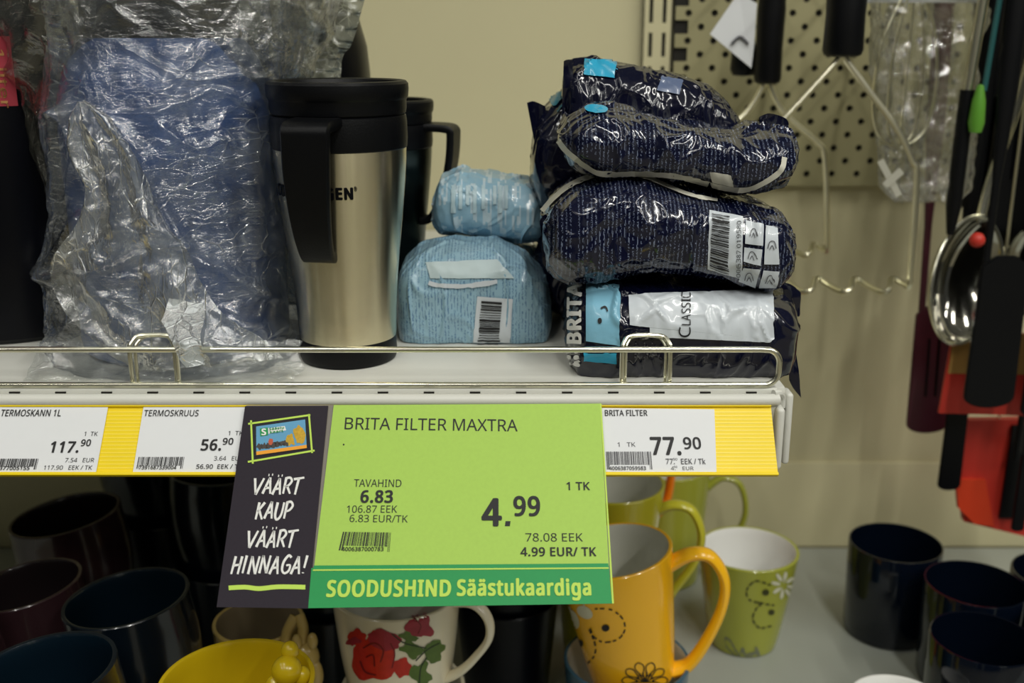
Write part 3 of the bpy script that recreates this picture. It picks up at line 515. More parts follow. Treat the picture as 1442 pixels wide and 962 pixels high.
RA = radians(40)                             # rail leans out at the bottom
RP = Vector((0, -1.05, -.62)); RD = Vector((0, -sin(RA), -cos(RA))); RN = Vector((0, -cos(RA), sin(RA)))
def railp(off): return OnPlane(RP + RN * off, RN, 0)
rl = Thing('price_rail', 'bright yellow ribbed price rail clipped along the shelf front', 'price rail', (0, -1, -2))
L0 = 3.86
def rail_box(x0, x1, l0, l1, n0, n1, bev=0.0):
    V, F = box(x0, x1, n0, n1, l0, l1, bev)      # y=normal, z=length down
    return [RP + Vector((v[0], 0, 0)) + RN * v[1] + RD * v[2] for v in V], F
XR = 13.4
rl.add('channel', rail_box(-75, XR, 0, L0, -.15, .0), M['yellow'])
rl.add('top_rim', rail_box(-75, XR, -.05, .20, 0, .16, .05), M['yellow'])
rl.add('bottom_rim', rail_box(-75, XR, L0 - .16, L0 + .02, 0, .2, .05), M['yellow'])
rl.add('rib', join(*[rail_box(-75, XR, .42 + i * .2, .47 + i * .2, 0, .012) for i in range(16)]), M['paleyellow'], kind='stuff')

inkp = railp(.12)
def rail_label(name, label, q, lines, bc, seed, grey=False, under=None):
    c = railp(.09)
    ctr = c((q[0][0] + q[1][0]) / 2, q[2][1])
    t = Thing(name, label, 'price label', ctr, 'paper price labels in the yellow rail')
    front = quad_patch(q, c, 1, 1); back = [v - RN * .03 for v in front[0]]
    V = list(front[0]) + back; F = front[1] + [(4, 6, 7, 5), (0, 1, 5, 4), (2, 3, 7, 6), (0, 2, 6, 4), (1, 3, 7, 5)]
    t.add('card', (V, F), M['paper'], smooth=False)
    for (s, x0, x1, yt, yb, b) in lines:
        t.add('lettering', text(s, x0, x1, yt, yb, inkp, b), M['inkgrey'] if grey and b < .01 else M['ink'], smooth=False)
    (x0, x1, yt, yb), dg = bc
    sl = lambda x: fan(x) * (yb - yt)
    t.add('barcode', barcode([(x0 - sl(x0), yt, 0), (x1 - sl(x1), yt, 0), (x1, yb, 0), (x0, yb, 0)], inkp, random.Random(seed), 34), M['inkgrey'] if grey else M['ink'], smooth=False)
    t.add('lettering', text(dg, x0 + 3, x1 - 10, yb - 4.2, yb + .8, inkp, .02), M['inkgrey'] if grey else M['ink'], smooth=False)
    return t
rail_label('price_label', 'white paper label printed 117.90 at the left end of the rail',
    [(-120, 573.5, 0), (152, 573.5, 0), (135, 666, 0), (-160, 666, 0)],
    [('TERMOSKANN 1L', 0, 85, 577, 586, .012), ('1  TK', 118, 137, 608, 614, 0), ('117.', 69, 110, 622, 637, .03), ('90', 113, 127, 619, 628, .02),
     ('7.54   EUR', 91, 132, 645, 651, 0), ('117.90   EEK / TK', 61, 129, 655.5, 661.5, 0)], ((-14, 51, 646, 661), '64377005155'), 3)
rail_label('price_label', 'white paper label printed 56.90 left of the charcoal card',
    [(202, 573.5, 0), (352, 573.5, 0), (336, 665.5, 0), (187, 665.5, 0)],
    [('TERMOSKRUUS', 202, 279, 577.5, 586, .006), ('1  TK', 321, 342, 607, 613, 0), ('56.', 282, 311, 619, 634, .03), ('90', 313, 328, 617, 626, .02),
     ('3.64   EUR', 301, 342, 642.5, 648.5, 0), ('56.90  EEK / TK', 276, 341, 654, 660, .008)], ((192, 258, 643.5, 660), '7391687339004'), 5)
rail_label('price_label', 'white paper label printed 77.90 right of the green sign',
    [(846, 574.5, 0), (1006, 576.5, 0), (1009, 665, 0), (852, 664.5, 0)],
    [('BRITA FILTER', 852, 912, 577.5, 585.5, .01), ('77.', 917, 960, 616, 640, .03), ('90', 963, 988, 616, 632, .02), ('1   TK', 870, 895, 623, 629, 0),
     ('77.   EEK / Tk', 938, 994, 646, 653.5, .008), ('90', 948, 954, 645, 648.5, 0), ('4.    EUR', 945, 977, 657, 662, 0), ('96', 949, 954, 656, 659, 0)], ((855, 920, 636, 661), '4006387059583'), 7, grey=True)

# ---- the big promotion sign: charcoal card and lime card in a clear holder
def card_solid(q, off, th=.05):
    p = railp(off); f = [p(x, y) for x, y in q]; b = [v - RN * th for v in f]
    return f + b, [(0, 1, 2, 3), (7, 6, 5, 4), (0, 4, 5, 1), (1, 5, 6, 2), (2, 6, 7, 3), (3, 7, 4, 0)]
hp = railp(.2)
hd = Thing('sign_holder', 'clear plastic sign holder clipped behind the charcoal and green cards', 'sign holder', hp(600, 570))
hd.add('backing', card_solid([(347, 571), (844, 569), (860, 849), (308, 854)], .24, .04), M['holder'], smooth=False)
g = Thing('promotion_sign', 'lime green price sign reading 4.99 hanging from the yellow rail', 'price sign', hp(650, 570))
g.add('card', card_solid([(470, 570.5), (845, 568.5), (857.5, 798), (442, 801)], .32), M['lime'], smooth=False)
g.add('strip', card_solid([(438.5, 800), (857.5, 797), (862, 850), (434, 856.5)], .325), M['green'], smooth=False, label='dark green bottom band of the sign')
g.add('card_edge', card_solid([(845, 568.5), (847, 568.5), (864.5, 850), (862, 850)], .30), M['limeink'], smooth=False)
gp = railp(.345)
for (s, x0, x1, yt, yb, b, sk) in [('BRITA FILTER MAXTRA', 485, 729, 588, 604.5, .0, .012), ('TAVAHIND', 498, 565, 675, 685.5, 0, .006),
        ('6.83', 507, 553, 691, 707.5, .035, 0), ('106.87 EEK', 488, 559, 712, 722, 0, 0), ('6.83 EUR/TK', 492, 574, 725, 735, 0, .01),
        ('4', 678, 707, 703, 740, .035, 0), ('.', 712, 718, 733, 740, .035, 0), ('99', 723, 761, 699.5, 726, .03, 0), ('1 TK', 798, 831, 679, 690, .015, 0),
        ('78.08 EEK', 740, 821, 751, 762.5, 0, 0), ('4.99 EUR/ TK', 733, 840, 771, 783, .022, 0)]:
    if s == '.': g.add('lettering', quad_patch([(712, 734, 0), (719, 734, 0), (718, 741, 0), (711, 741, 0)], gp, 1, 1), M['ink'], smooth=False); continue
    g.add('lettering', text(s, x0, x1, yt, yb, gp, b, skew=sk), M['ink'], smooth=False)
g.add('barcode', barcode([(483, 749, 0), (551, 750, 0), (549, 777, 0), (477, 775, 0)], gp, random.Random(11), 34), M['ink'], smooth=False)
g.add('lettering', text('4006387000783', 481, 540, 770.5, 776, gp, .02), M['ink'], smooth=False)
g.add('speck', blob(484, 626, 1.2, 1.2, gp, n=8, rings=1), M['ink'], smooth=False)
g.add('lettering', text('SOODUSHIND', 459, 635, 818, 840, gp, .045, skew=-.004), M['limeink'], smooth=False, label='pale lime lettering on the green band')
g.add('lettering', text('Säästukaardiga', 643, 833, 817, 838.5, gp, .045, skew=-.004), M['limeink'], smooth=False, label='pale lime lettering on the green band')
g.add('rule', quad_patch([(441, 802, 0), (857, 799, 0), (857.4, 801, 0), (440.5, 804, 0)], gp, 1, 1), M['limeink'], smooth=False)
g.add('rule', quad_patch([(442, 796.5, 0), (856.5, 793.5, 0), (857, 799, 0), (441, 802, 0)], gp, 1, 1, ), M['green'], smooth=False)

k = Thing('slogan_card', 'charcoal card with white handwritten slogan left of the green sign', 'sign card', hp(400, 570))
k.add('card', card_solid([(345, 572), (462, 571.5), (434, 857), (305, 855)], .32), M['char'], smooth=False)
kp = railp(.345)
def hand_text(s, x0, x1, yt, yb, th=3.4):
    """slogan in narrow brush capitals, drawn stroke by stroke"""
    G = {'V': ([[(0, 0), (.45, 1)], [(.45, 1), (1, 0)]], .9), 'Ä': ([[(0, 1), (.5, 0)], [(.5, 0), (.95, 1)], [(.2, .66), (.8, .62)], [(.22, -.15), (.34, -.14)], [(.66, -.17), (.78, -.16)]], .8),
         'A': ([[(0, 1), (.5, 0)], [(.5, 0), (.95, 1)], [(.2, .66), (.8, .62)]], .8), 'R': ([[(.1, 0), (.1, 1)], [(.1, .05), (.6, .02), (.9, .22), (.6, .48), (.12, .56)], [(.4, .5), (1, 1)]], .75),
         'T': ([[(.5, 0), (.42, 1)], [(-.1, .06), (1.15, -.04)]], .8), 'K': ([[(.1, 0), (.1, 1)], [(.85, 0), (.12, .55)], [(.3, .45), (.95, 1)]], .75),
         'U': ([[(.08, 0), (.08, .7), (.35, 1), (.7, .9), (.88, .6), (.9, 0)]], .8), 'P': ([[(.1, 0), (.1, 1)], [(.1, .05), (.6, .02), (.92, .25), (.6, .5), (.12, .58)]], .75),
         'H': ([[(.1, 0), (.05, 1)], [(.85, 0), (.8, 1)], [(.08, .52), (.85, .46)]], .8), 'I': ([[(.3, 0), (.25, 1)]], .4), 'N': ([[(.08, 1), (.1, 0)], [(.1, 0), (.82, 1)], [(.82, 1), (.9, 0)]], .85),
         'G': ([[(.9, .12), (.55, 0), (.15, .35), (.15, .8), (.5, 1), (.9, .85), (.92, .55), (.5, .56)]], .85), '!': ([[(.5, 0), (.35, .7)], [(.3, .95), (.32, 1)]], .45)}
    tot = sum(G[c][1] + .17 for c in s) - .17; sc = (x1 - x0) / tot; x = x0; P = []
    for i, c in enumerate(s):
        strokes, wd = G[c]
        for st in strokes:
            pts = []
            for (a, b) in st:
                py = yt + (yb - yt) * b + (-.6 if i % 2 else .6); px = x + a * wd * sc
                pts.append((px - (fan(px) - .10) * (yb - py), py))
            P.append(line(pts, lambda q: th * (1.05 - .25 * q), kp, step=3, smooth=len(pts) > 2))
        x += (wd + .17) * sc
    return join(*P)
for (s, x0, x1, yt, yb) in (('VÄÄRT', 354, 422, 673, 696), ('KAUP', 359, 409, 707, 731), ('VÄÄRT', 345, 414, 747, 771), ('HINNAGA!', 325, 431, 783, 808)):
    k.add('lettering', hand_text(s, x0, x1, yt, yb), M['white'], smooth=False, label='white brush lettering')
k.add('underline', line([(322, 828), (345, 827), (365, 829), (392, 826.5), (430, 827)], 6.5, kp, step=3), M['limeink'], smooth=False, label='rough lime green underline stroke')
for a, b in (((349.5, 597), (437, 584.5)), ((349, 650.5), (443, 634.5)), ((353.5, 592), (356, 653)), ((435, 583), (439.5, 638))):
    k.add('picture_frame', line([a, b], 2.6, kp, smooth=False, step=60), M['limeink'], smooth=False, label='lime green hand drawn frame line')
sky = mat('printed_sky', (92, 158, 196), .5, var=.15, vscale=60); orange_ = mat('printed_orange', (240, 160, 30), .5); autumn = mat('printed_autumn_tree', (196, 156, 26), .5, var=.4, vscale=900)
dark_ = mat('printed_trees', (62, 54, 48), .5, var=.4, vscale=900); redt = mat('printed_red_tree', (190, 84, 50), .5)
pq = [(360.7, 600.7, 0), (429.7, 590.8, 0), (432, 631, 0), (361, 641, 0)]
k.add('picture', quad_patch([(358, 599, 0), (432, 588, 0), (435, 632, 0), (358.5, 643.5, 0)], kp, 1, 1, 1), M['blackgl'], smooth=False, label='small printed loyalty card picture')
def up(o): return railp(o)
k.add('picture', quad_patch(pq, up(.36), 1, 1), sky, smooth=False, label='blue sky of the small printed picture')
P = [blob(366 + i * 6.2, 629 - i * .8, 4.5, 3.8, up(.37), wob=.3, seed=i) for i in range(7)]
k.add('picture', join(*P), dark_, smooth=False, label='dark tree line of the picture')
k.add('picture', join(blob(381, 622, 3.4, 4, up(.372), wob=.3, seed=3)), redt, smooth=False, label='red tree of the picture')
k.add('picture', join(blob(422, 613, 8, 13, up(.374), wob=.25, seed=8), blob(409, 620, 5.5, 9, up(.373), wob=.3, seed=5)), autumn, smooth=False, label='yellow autumn trees of the picture')
k.add('picture', quad_patch([(360.8, 636, 0), (431.8, 626.5, 0), (432, 631, 0), (361, 641, 0)], up(.376), 1, 1), orange_, smooth=False, label='orange band of the picture')
k.add('picture', quad_patch([(366, 603.5, 0), (377, 602, 0), (377.5, 613, 0), (366.5, 614.5, 0)], up(.378), 1, 1), M['green'], smooth=False, label='green square of the card logo')
k.add('picture', quad_patch([(377.5, 603, 0), (401, 600, 0), (403, 606, 0), (378, 611, 0)], up(.377), 1, 1), M['white'], smooth=False, label='white plate of the card logo')
k.add('lettering', text('S', 368, 375, 604, 612.5, up(.39), .05, slant=0), M['white'], smooth=False, label='white initial on the card logo')
k.add('lettering', text('Säästu', 379, 400, 602.8, 606, up(.39), .03, slant=0, skew=-.12), M['green'], smooth=False, label='green lettering on the card logo')
k.add('lettering', text('kaart', 380, 399, 607, 610.3, up(.39), .03, slant=0, skew=-.12), M['green'], smooth=False, label='green lettering on the card logo')

# ---- wire guard
GY = -.25
wg = Thing('wire_guard', 'chrome wire guard rail along the shelf front edge', 'guard rail', (0, GY, 0))
zt, zb_ = 2.08, .15; R = .16
xe = at(1097, 515, GY).x
loop = [(-75, GY, zt), (xe - 1.0, GY, zt)]
arc = [(xe - .7 + .7 * sin(a), GY, zt - .7 + .7 * cos(a)) for a in [i * pi / 12 for i in range(1, 7)]]
arc2 = [(xe - .7 + .7 * cos(a), GY, zb_ + .7 - .7 * sin(a)) for a in [i * pi / 12 for i in range(0, 7)]]
wg.add('rail_wire', tube(loop + arc + arc2 + [(-75, GY, zb_)], R, 12), M['chrome'])
for (a, b) in ((181, 247), (877, 945)):
    xa, xb = at(a, 510, GY).x, at(b, 510, GY).x
    pts = []
    for xx, s in ((xa, 1), (xb, -1)):
        pass
    P = [(xa, GY + .3, .12), (xa, GY + .3, 1.9), (xa + .1, GY + .45, 2.35), (xa + .5, GY + .75, 2.62), (xb - .5, GY + .75, 2.62), (xb - .1, GY + .45, 2.35), (xb, GY + .3, 1.9), (xb, GY + .3, .12)]
    wg.add('clip', tube(catmull(P, 6), .12, 10), M['chrome'])
    P = [(q[0] + (.2 if i < 4 else -.2), q[1] - .62 * 0 + .25, q[2] - .1) for i, q in enumerate(P)]
    wg.add('clip', tube(catmull(P, 6), .1, 10), M['chrome'])

# ------------------------------------------------------------------ travel mug
MX, MY = -9.35, 5.4
def travel_mug(name, label, x, y, s=1.0, ang=0.0, lettering=True, dark=False):
    t = Thing(name, label, 'travel mug', (x, y, 0))
    body = [(0, 1.35), (2.72, 1.35), (2.75, 1.5), (2.8, 3), (2.93, 4.8), (3.08, 6.3), (3.28, 8), (3.47, 9.9), (3.57, 11.2), (3.6, 12.1), (0, 12.1)]
    base = [(0, 0), (2.5, 0), (2.68, .08), (2.76, .3), (2.72, 1.3), (2.6, 1.45), (0, 1.45)]
    coll = [(0, 11.85), (3.55, 11.85), (3.64, 11.95), (3.68, 12.4), (3.66, 13.3), (3.62, 13.62), (3.5, 13.7), (0, 13.7)]
    lid = [(0, 13.65), (3.5, 13.66), (3.62, 13.76), (3.66, 14.0), (3.66, 14.42), (3.7, 14.5), (3.76, 14.6), (3.8, 15.0), (3.78, 15.28), (3.66, 15.42), (3.5, 15.45), (3.3, 15.38), (3.2, 15.1), (1.0, 15.0), (0, 15.0)]
    sc = lambda p: [(r * s, z * s) for r, z in p]
    b = lathe(sc(body), x, y, 0, 96)
    t.add('body', b, M['steel'] if not dark else M['darksteel'], label='brushed stainless steel body')
    t.add('base', lathe(sc(base), x, y, 0, 72), M['black'], label='black plastic base'); t.add('collar', lathe(sc(coll), x, y, 0, 96), M['black']); t.add('lid', lathe(sc(lid), x, y, 0, 96), M['black'])
    # handle: strap path in the radial plane, wide section
    d = Vector((sin(ang), -cos(ang), 0)); side = Vector((cos(ang), sin(ang), 0)); c = Vector((x, y, 0))
    def hp_(r, z): return c + d * (r * s) + Vector((0, 0, z * s))
    path = [(3.4, 13.45), (4.3, 13.42), (5.0, 13.36), (5.35, 13.2), (5.4, 12.8), (5.3, 11.2), (4.95, 9.4), (4.45, 7.9), (3.95, 6.95), (3.5, 6.5), (2.9, 6.4)]
    wid = [1.28, 1.28, 1.28, 1.26, 1.24, 1.2, 1.1, 1.0, .92, .88, .85]; th = .28
    pp = catmull([(p[0], p[1], wv) for p, wv in zip(path, wid)], 5); V = []; F = []; n = 12
    sec = [(1, .55), (1, -.55), (.93, -1), (-.93, -1), (-1, -.55), (-1, .55), (-.93, 1), (.93, 1)]; n = len(sec)
    for i, q in enumerate(pp):
        tq = pp[min(i + 1, len(pp) - 1)] - pp[max(i - 1, 0)]; tq = Vector((tq.x, tq.y)).normalized(); nr = Vector((tq.y, -tq.x))
        for a, bb in sec:
            V.append(hp_(q.x + nr.x * bb * th, q.y + nr.y * bb * th) + side * ((a * q.z - .045 * max(0, 12.8 - q.y)) * s))
    for i in range(len(pp) - 1):
        for kx in range(n):
            j = (kx + 1) % n; F.append((i * n + kx, i * n + j, (i + 1) * n + j, (i + 1) * n + kx))
    F.append(tuple(range(n))); F.append(tuple(range((len(pp) - 1) * n, len(pp) * n)))
    t.add('handle', (V, F), M['black'], sharp=50)
    if lettering:
        V, F = text_shape('COPENHAGEN', .06); xa = min(v[0] for v in V); xb = max(v[0] for v in V)
        def wrap(V, a0, a1, z0, z1, xa, xb, ch):
            O = []
            for vx, vy, lv in V:
                a = a0 + (a1 - a0) * (vx - xa) / (xb - xa); z = z0 + (z1 - z0) * vy / ch
                r = 3.45 + (z - 9.6) * .05 + .03 + .002 * lv
                O.append((x + r * sin(a), y - r * cos(a), z))
            return O
        t.add('lettering', (wrap(V, radians(-66), radians(18.5), 9.55, 10.12, xa, xb, cap_h()), F), M['blackgl'], smooth=False)
        V, F = text_shape('®', .01); xa = min(v[0] for v in V); xb = max(v[0] for v in V); h = max(v[1] for v in V)
        t.add('lettering', (wrap(V, radians(19.2), radians(21.8), 9.95, 10.2, xa, xb, h), F), M['blackgl'], smooth=False)
    return t
M['darksteel'] = mat('dark_steel', (70, 78, 76), .28, 1.0, var=.1, aniso=.5)
travel_mug('travel_mug', 'brushed steel travel mug with black lid in front, handle towards us', MX, MY, 1.0, radians(-9))
travel_mug('travel_mug', 'shorter dark travel mug standing behind the brushed steel one', -8.6, 19.6, .885, radians(80), False, True)

# ------------------------------------------------------------------ vacuum jugs and plastic bags
M['bluejug'] = mat('blue_enamel', (74, 101, 156), .34, var=.05, coat=.2)
M['film'] = film_mat('clear_film', stretch=(.6, .8, 1.7))
M['film2'] = film_mat('clear_film_rear', .07, (200, 198, 178))
M['flap'] = film_mat('milky_film', 1.1, (205, 212, 214), .22)
def jug(name, label, x, y, prof, lid, m, ml, ang=None):
    t = Thing(name, label, 'vacuum jug', (x, y, 0))
    t.add('body', lathe(prof, x, y, 0, 96), m); t.add('lid', lathe(lid, x, y, 0, 72), ml)
    if ang is not None:
        d = Vector((sin(ang), -cos(ang), 0)); c = Vector((x, y, 0)); r = prof[3][0]
        P = [c + d * (r - .3) + Vector((0, 0, 16)), c + d * (r + 2.2) + Vector((0, 0, 16.5)), c + d * (r + 3) + Vector((0, 0, 14.5)), c + d * (r + 2.6) + Vector((0, 0, 9)), c + d * (r - .3) + Vector((0, 0, 5.6))]
        t.add('handle', tube(catmull(P, 8), .75, 12), ml)
    return t
jug('vacuum_jug', 'blue vacuum jug wrapped in clear film beside the steel travel mug', -19.5, 8.7,
    [(0, 0), (5.6, 0), (5.9, .25), (6, .8), (6, 12.4), (5.92, 13.8), (5.65, 15.2), (5.2, 16.4), (4.6, 17.3), (4.3, 17.6), (0, 17.6)],
    [(0, 17.5), (4.2, 17.5), (4.3, 17.8), (4.25, 19.5), (4.0, 21.5), (3.4, 22.6), (0, 22.9)], M['bluejug'], M['blackgl'], radians(160))
L = jug('vacuum_jug', 'big black vacuum jug with red sticker at the left edge', -31.8, 13.6,
    [(0, 0), (5.9, 0), (6.2, .3), (6.25, .8), (6.25, 16), (5.9, 18), (5.2, 19.6), (0, 19.7)],
    [(0, 19.6), (5, 19.6), (5, 22), (4.2, 24), (0, 24.2)], M['blackgl'], M['black'], radians(-60))
jug('vacuum_jug', 'dark vacuum jug with rounded shoulder behind the steel travel mug', -16.3, 23.5,
    [(0, 0), (5.9, 0), (6.3, .3), (6.35, .8), (6.35, 15.2), (6.2, 17.0), (5.7, 18.9), (4.9, 20.4), (0, 20.5)],
    [(0, 20.4), (4.6, 20.4), (4.4, 22.5), (3.6, 23.6), (0, 23.8)], M['blackgl'], M['black'])
# sticker curved on the black jug
def wrap_patch(cx, cy, r, a0, a1, z0, z1, n=12):
    V = []
    for i in range(n + 1):
        a = a0 + (a1 - a0) * i / n
        for z in (z0, z1): V.append((cx + r * sin(a), cy - r * cos(a), z))
    return V, grid_faces(n + 1, 2)
M['sticker'] = mat('red_sticker', (176, 62, 76), .35)
M['gold'] = mat('gold_print', (206, 150, 92), .4)
L.add('sticker', wrap_patch(-31.8, 13.6, 6.29, radians(-35), radians(37), 13.9, 17.7, 16), M['sticker'], label='red sticker with gold lettering')
V, F = text_shape('1 liter', .01)
xa = min(v[0] for v in V); xb = max(v[0] for v in V)
L.add('lettering', ([(-31.8 + 6.33 * sin(radians(29) + .13 * v[1]), 13.6 - 6.33 * cos(radians(29) + .13 * v[1]), 17.0 - 3.2 * (v[0] - xa) / (xb - xa)) for v in V], F), M['gold'], smooth=False)

def crumple(p, s1=2.4, s2=.9, a1=.5, a2=.16, seed=0.0, cr=.0):
    q = Vector((p[0] + seed, p[1] + seed * .7, p[2] * .8 + seed * .3))
    wv = noise.noise_vector(q / 3.0) * 1.1; q = q + wv
    D = noise.voronoi(q / s1)[0]; E = noise.voronoi(q / s2 + wv)[0]
    d = a1 * (D[0] - .45) + a2 * (E[0] - .45)
    if cr:
        g = noise.noise(q / 2.2 + Vector((9, 3, 1))); e = (D[1] - D[0]) / .07; f = (E[1] - E[0]) / .13
        d += cr * (math.exp(-e * e) * max(0, g + .25) * 1.6 + math.exp(-f * f) * max(0, .15 - g) * .8)
    return d

def polyd(px, py, pl):
    b = 1e9
    for (ax, ay), (bx, by) in zip(pl, pl[1:]):
        dx, dy = bx - ax, by - ay; t = max(0, min(1, ((px - ax) * dx + (py - ay) * dy) / (dx * dx + dy * dy)))
        b = min(b, (px - ax - t * dx) ** 2 + (py - ay - t * dy) ** 2)
    return b
def interp(T, z):
    for a, b in zip(T, T[1:]):
        if a[0] <= z <= b[0]:
            f = (z - a[0]) / (b[0] - a[0]); return [x + (y - x) * f for x, y in zip(a, b)]
    return T[0] if z < T[0][0] else T[-1]
def bag(t, name, T, m, nz=150, na=230, folds=(), seed=0.0, a=(.55, .17), label=None):
    """T rows: (z, xleft, xright, yfront, yback) ; a loose tube of film"""
    z0, z1 = T[0][0], T[-1][0]; V = []
    for i in range(nz):
        z = z0 + (z1 - z0) * i / (nz - 1); _, xl_, xr_, yf, yb = interp(T, z)
        for j in range(na):
            q = 2 * pi * j / na; c, s = cos(q), sin(q)
            e = .85
            cx = math.copysign(abs(c) ** e, c); sy = math.copysign(abs(s) ** e, s)
            p = Vector(((xl_ + xr_) / 2 + (xr_ - xl_) / 2 * cx, (yf + yb) / 2 + (yb - yf) / 2 * sy, z))
            n = Vector((c, s, 0))
            dsp = crumple(p, 2.6, 1.0, a[0], a[1], seed, .13) + .35 * noise.noise(Vector((q * 1.6 * 3, z * .12, seed)))
            if s < .3 and folds:
                d = p - CAM; dd = d.dot(FW); px = 721 + FOC * d.dot(RT) / dd; py = 481 - FOC * d.dot(UP) / dd
                for pl, amp, wd in folds: dsp += amp * math.exp(-polyd(px, py, pl) / (wd * wd))
            p = p + n * dsp
            if s < 0: p.z += .35 * noise.noise(Vector((q * 4, z * .8, seed + 5)))
            p.z = max(p.z, .03)
            V.append(p)
    return t.add(name, (V, grid_faces(nz, na, True)), m, label=label, sharp=180)

# the blue jug's own bag
bg1 = Thing('plastic_bag', 'crumpled clear plastic bag around the blue vacuum jug', 'plastic bag', (-19.5, 8, 0))
T1 = [(.03, -26.6, -12.2, .9, 15.5), (1.3, -26.9, -12.4, 1.1, 15.4), (3.3, -26.7, -12.9, 1.3, 15.3), (5.4, -26.7, -12.9, 1.5, 15.2), (8.2, -26.1, -12.9, 1.9, 15.1), (10.5, -25.9, -13.0, 2.1, 15.1), (12.2, -25.8, -13.0, 2.1, 15.1), (14, -25.7, -13.1, 2.3, 15.0),
      (15.5, -25.6, -12.6, 2.6, 14.8), (17.3, -25.4, -12.0, 3.2, 14.4), (19.6, -25.6, -11.8, 3.4, 14.4), (22, -25, -12.4, 4.0, 14), (24.5, -23, -15, 6, 12)]
folds1 = [([(95, 160), (150, 150), (200, 215), (235, 300), (270, 360), (385, 420)], .55, 9), ([(95, 160), (115, 230), (140, 300)], .4, 8), ([(140, 290), (100, 330), (70, 380), (120, 450), (170, 500)], .6, 10),
          ([(70, 390), (150, 380), (230, 350), (262, 350)], .45, 8), ([(120, 400), (240, 380), (260, 440)], .5, 12), ([(250, 110), (330, 105), (375, 110)], .3, 6), ([(150, 150), (220, 160), (300, 125), (360, 150)], .3, 6),
          ([(230, 180), (280, 210), (330, 200)], .28, 6), ([(170, 60), (250, 105), (330, 50)], .28, 6), ([(280, 430), (330, 455), (395, 470)], .4, 9), ([(60, 500), (130, 440), (160, 430)], .4, 8)]
bag(bg1, 'film', T1, M['film'], 250, 380, folds1, 3.0, (.34, .16))
# hanging flap of film over the wire guard
fp = [(238, 420), (262, 424), (285, 428), (289, 446), (282, 470), (284, 495), (287, 515), (262, 518), (248, 500), (240, 480), (228, 452)]
cxp, cyp = 262, 466
V = []; F = []; NR = 14
dense = []
for a, b in zip(fp, fp[1:] + fp[:1]):
    for i in range(5): dense.append((a[0] + (b[0] - a[0]) * i / 5, a[1] + (b[1] - a[1]) * i / 5))
nn = len(dense)
def flap_pt(px, py):
    f = max(0, min(1, (py - 420) / 62)); y = 1.1 - 2.6 * f ** 1.2
    p = at(px, py, y); p.y += .25 * noise.noise(p * 1.3) + .12 * noise.voronoi(p * 1.1)[0][0]
    return p
V.append(flap_pt(cxp, cyp))
for r in range(1, NR + 1):
    for (px, py) in dense: V.append(flap_pt(cxp + (px - cxp) * r / NR, cyp + (py - cyp) * r / NR))
for i in range(nn): F.append((0, 1 + i, 1 + (i + 1) % nn))
for r in range(NR - 1):
    for i in range(nn):
        j = (i + 1) % nn; F.append((1 + r * nn + i, 1 + (r + 1) * nn + i, 1 + (r + 1) * nn + j, 1 + r * nn + j))
bg1.add('flap', (V, F), M['flap'], label='milky flap of the bag hanging over the wire guard', sharp=180)
def sheet(pxr, pyr, yfun, nu=40, nv=40):
    V = []
    for i in range(nu + 1):
        for j in range(nv + 1):
            px, py = pxr(i / nu, j / nv), pyr(i / nu, j / nv); V.append(yfun(px, py, i / nu, j / nv))
    return V, grid_faces(nu + 1, nv + 1)
# skirt of loose film on the shelf in front of the jug
def skirt(px, py, u, v):
    p = at(65 + 335 * u, 480 + 55 * v, 1.0)
    y = 2.6 - 2.1 * v; z = max(.05, (1 - v) ** 2 * 1.6 + .25 * abs(noise.noise(Vector((u * 14, v * 2, 1)))) + .2 * noise.voronoi(Vector((u * 12, v * 4, 2)))[0][0])
    x = -25.9 + 14.5 * u + .4 * noise.noise(Vector((u * 6, v * 3, 4))); y += .35 * noise.noise(Vector((u * 9, v * 2, 7)))
    return Vector((x, y, z))
bg1.add('skirt', sheet(lambda u, v: 0, lambda u, v: 0, skirt, 120, 26), M['film'], label='loose film lying on the shelf', sharp=180)

# gathered outer fold running down the front left of the bag
def fold_sheet(lp, rp, yf, n=90, m=70, seed=0, amp=.35):
    Lc = catmull([(a, b, 0) for a, b in lp], 12); Rc = catmull([(a, b, 0) for a, b in rp], 12); V = []
    for i in range(n + 1):
        f = i / n; a = Lc[min(int(f * (len(Lc) - 1)), len(Lc) - 1)]; b = Rc[min(int(f * (len(Rc) - 1)), len(Rc) - 1)]
        for j in range(m + 1):
            g = j / m; px = a.x + (b.x - a.x) * g; py = a.y + (b.y - a.y) * g
            p = at(px, py, yf(f, g)); p.y -= amp * sin(pi * g) ** .6 + crumple(p, 1.7, .7, .35, .16, seed, .12) + .25 * sin(g * 14 + f * 5 + 2 * noise.noise(p * .4))
            p.z = max(p.z, .04); p.y = max(p.y, .12)
            V.append(p)
    return V, grid_faces(n + 1, m + 1)
M['film_fold'] = film_mat('gathered_film', .15, (214, 218, 214), .15, stretch=(1.5, 1, .5))
bg1.add('outer_fold', fold_sheet([(112, 143), (96, 175), (100, 215), (122, 262), (112, 310), (72, 378), (96, 440), (150, 500), (190, 522)], [(122, 140), (155, 160), (190, 215), (226, 300), (262, 352), (282, 400), (310, 440), (370, 480), (398, 505)], lambda f, g: 2.2 - 1.0 * f, seed=4.0), M['film_fold'], label='gathered milky fold of the bag', sharp=180)

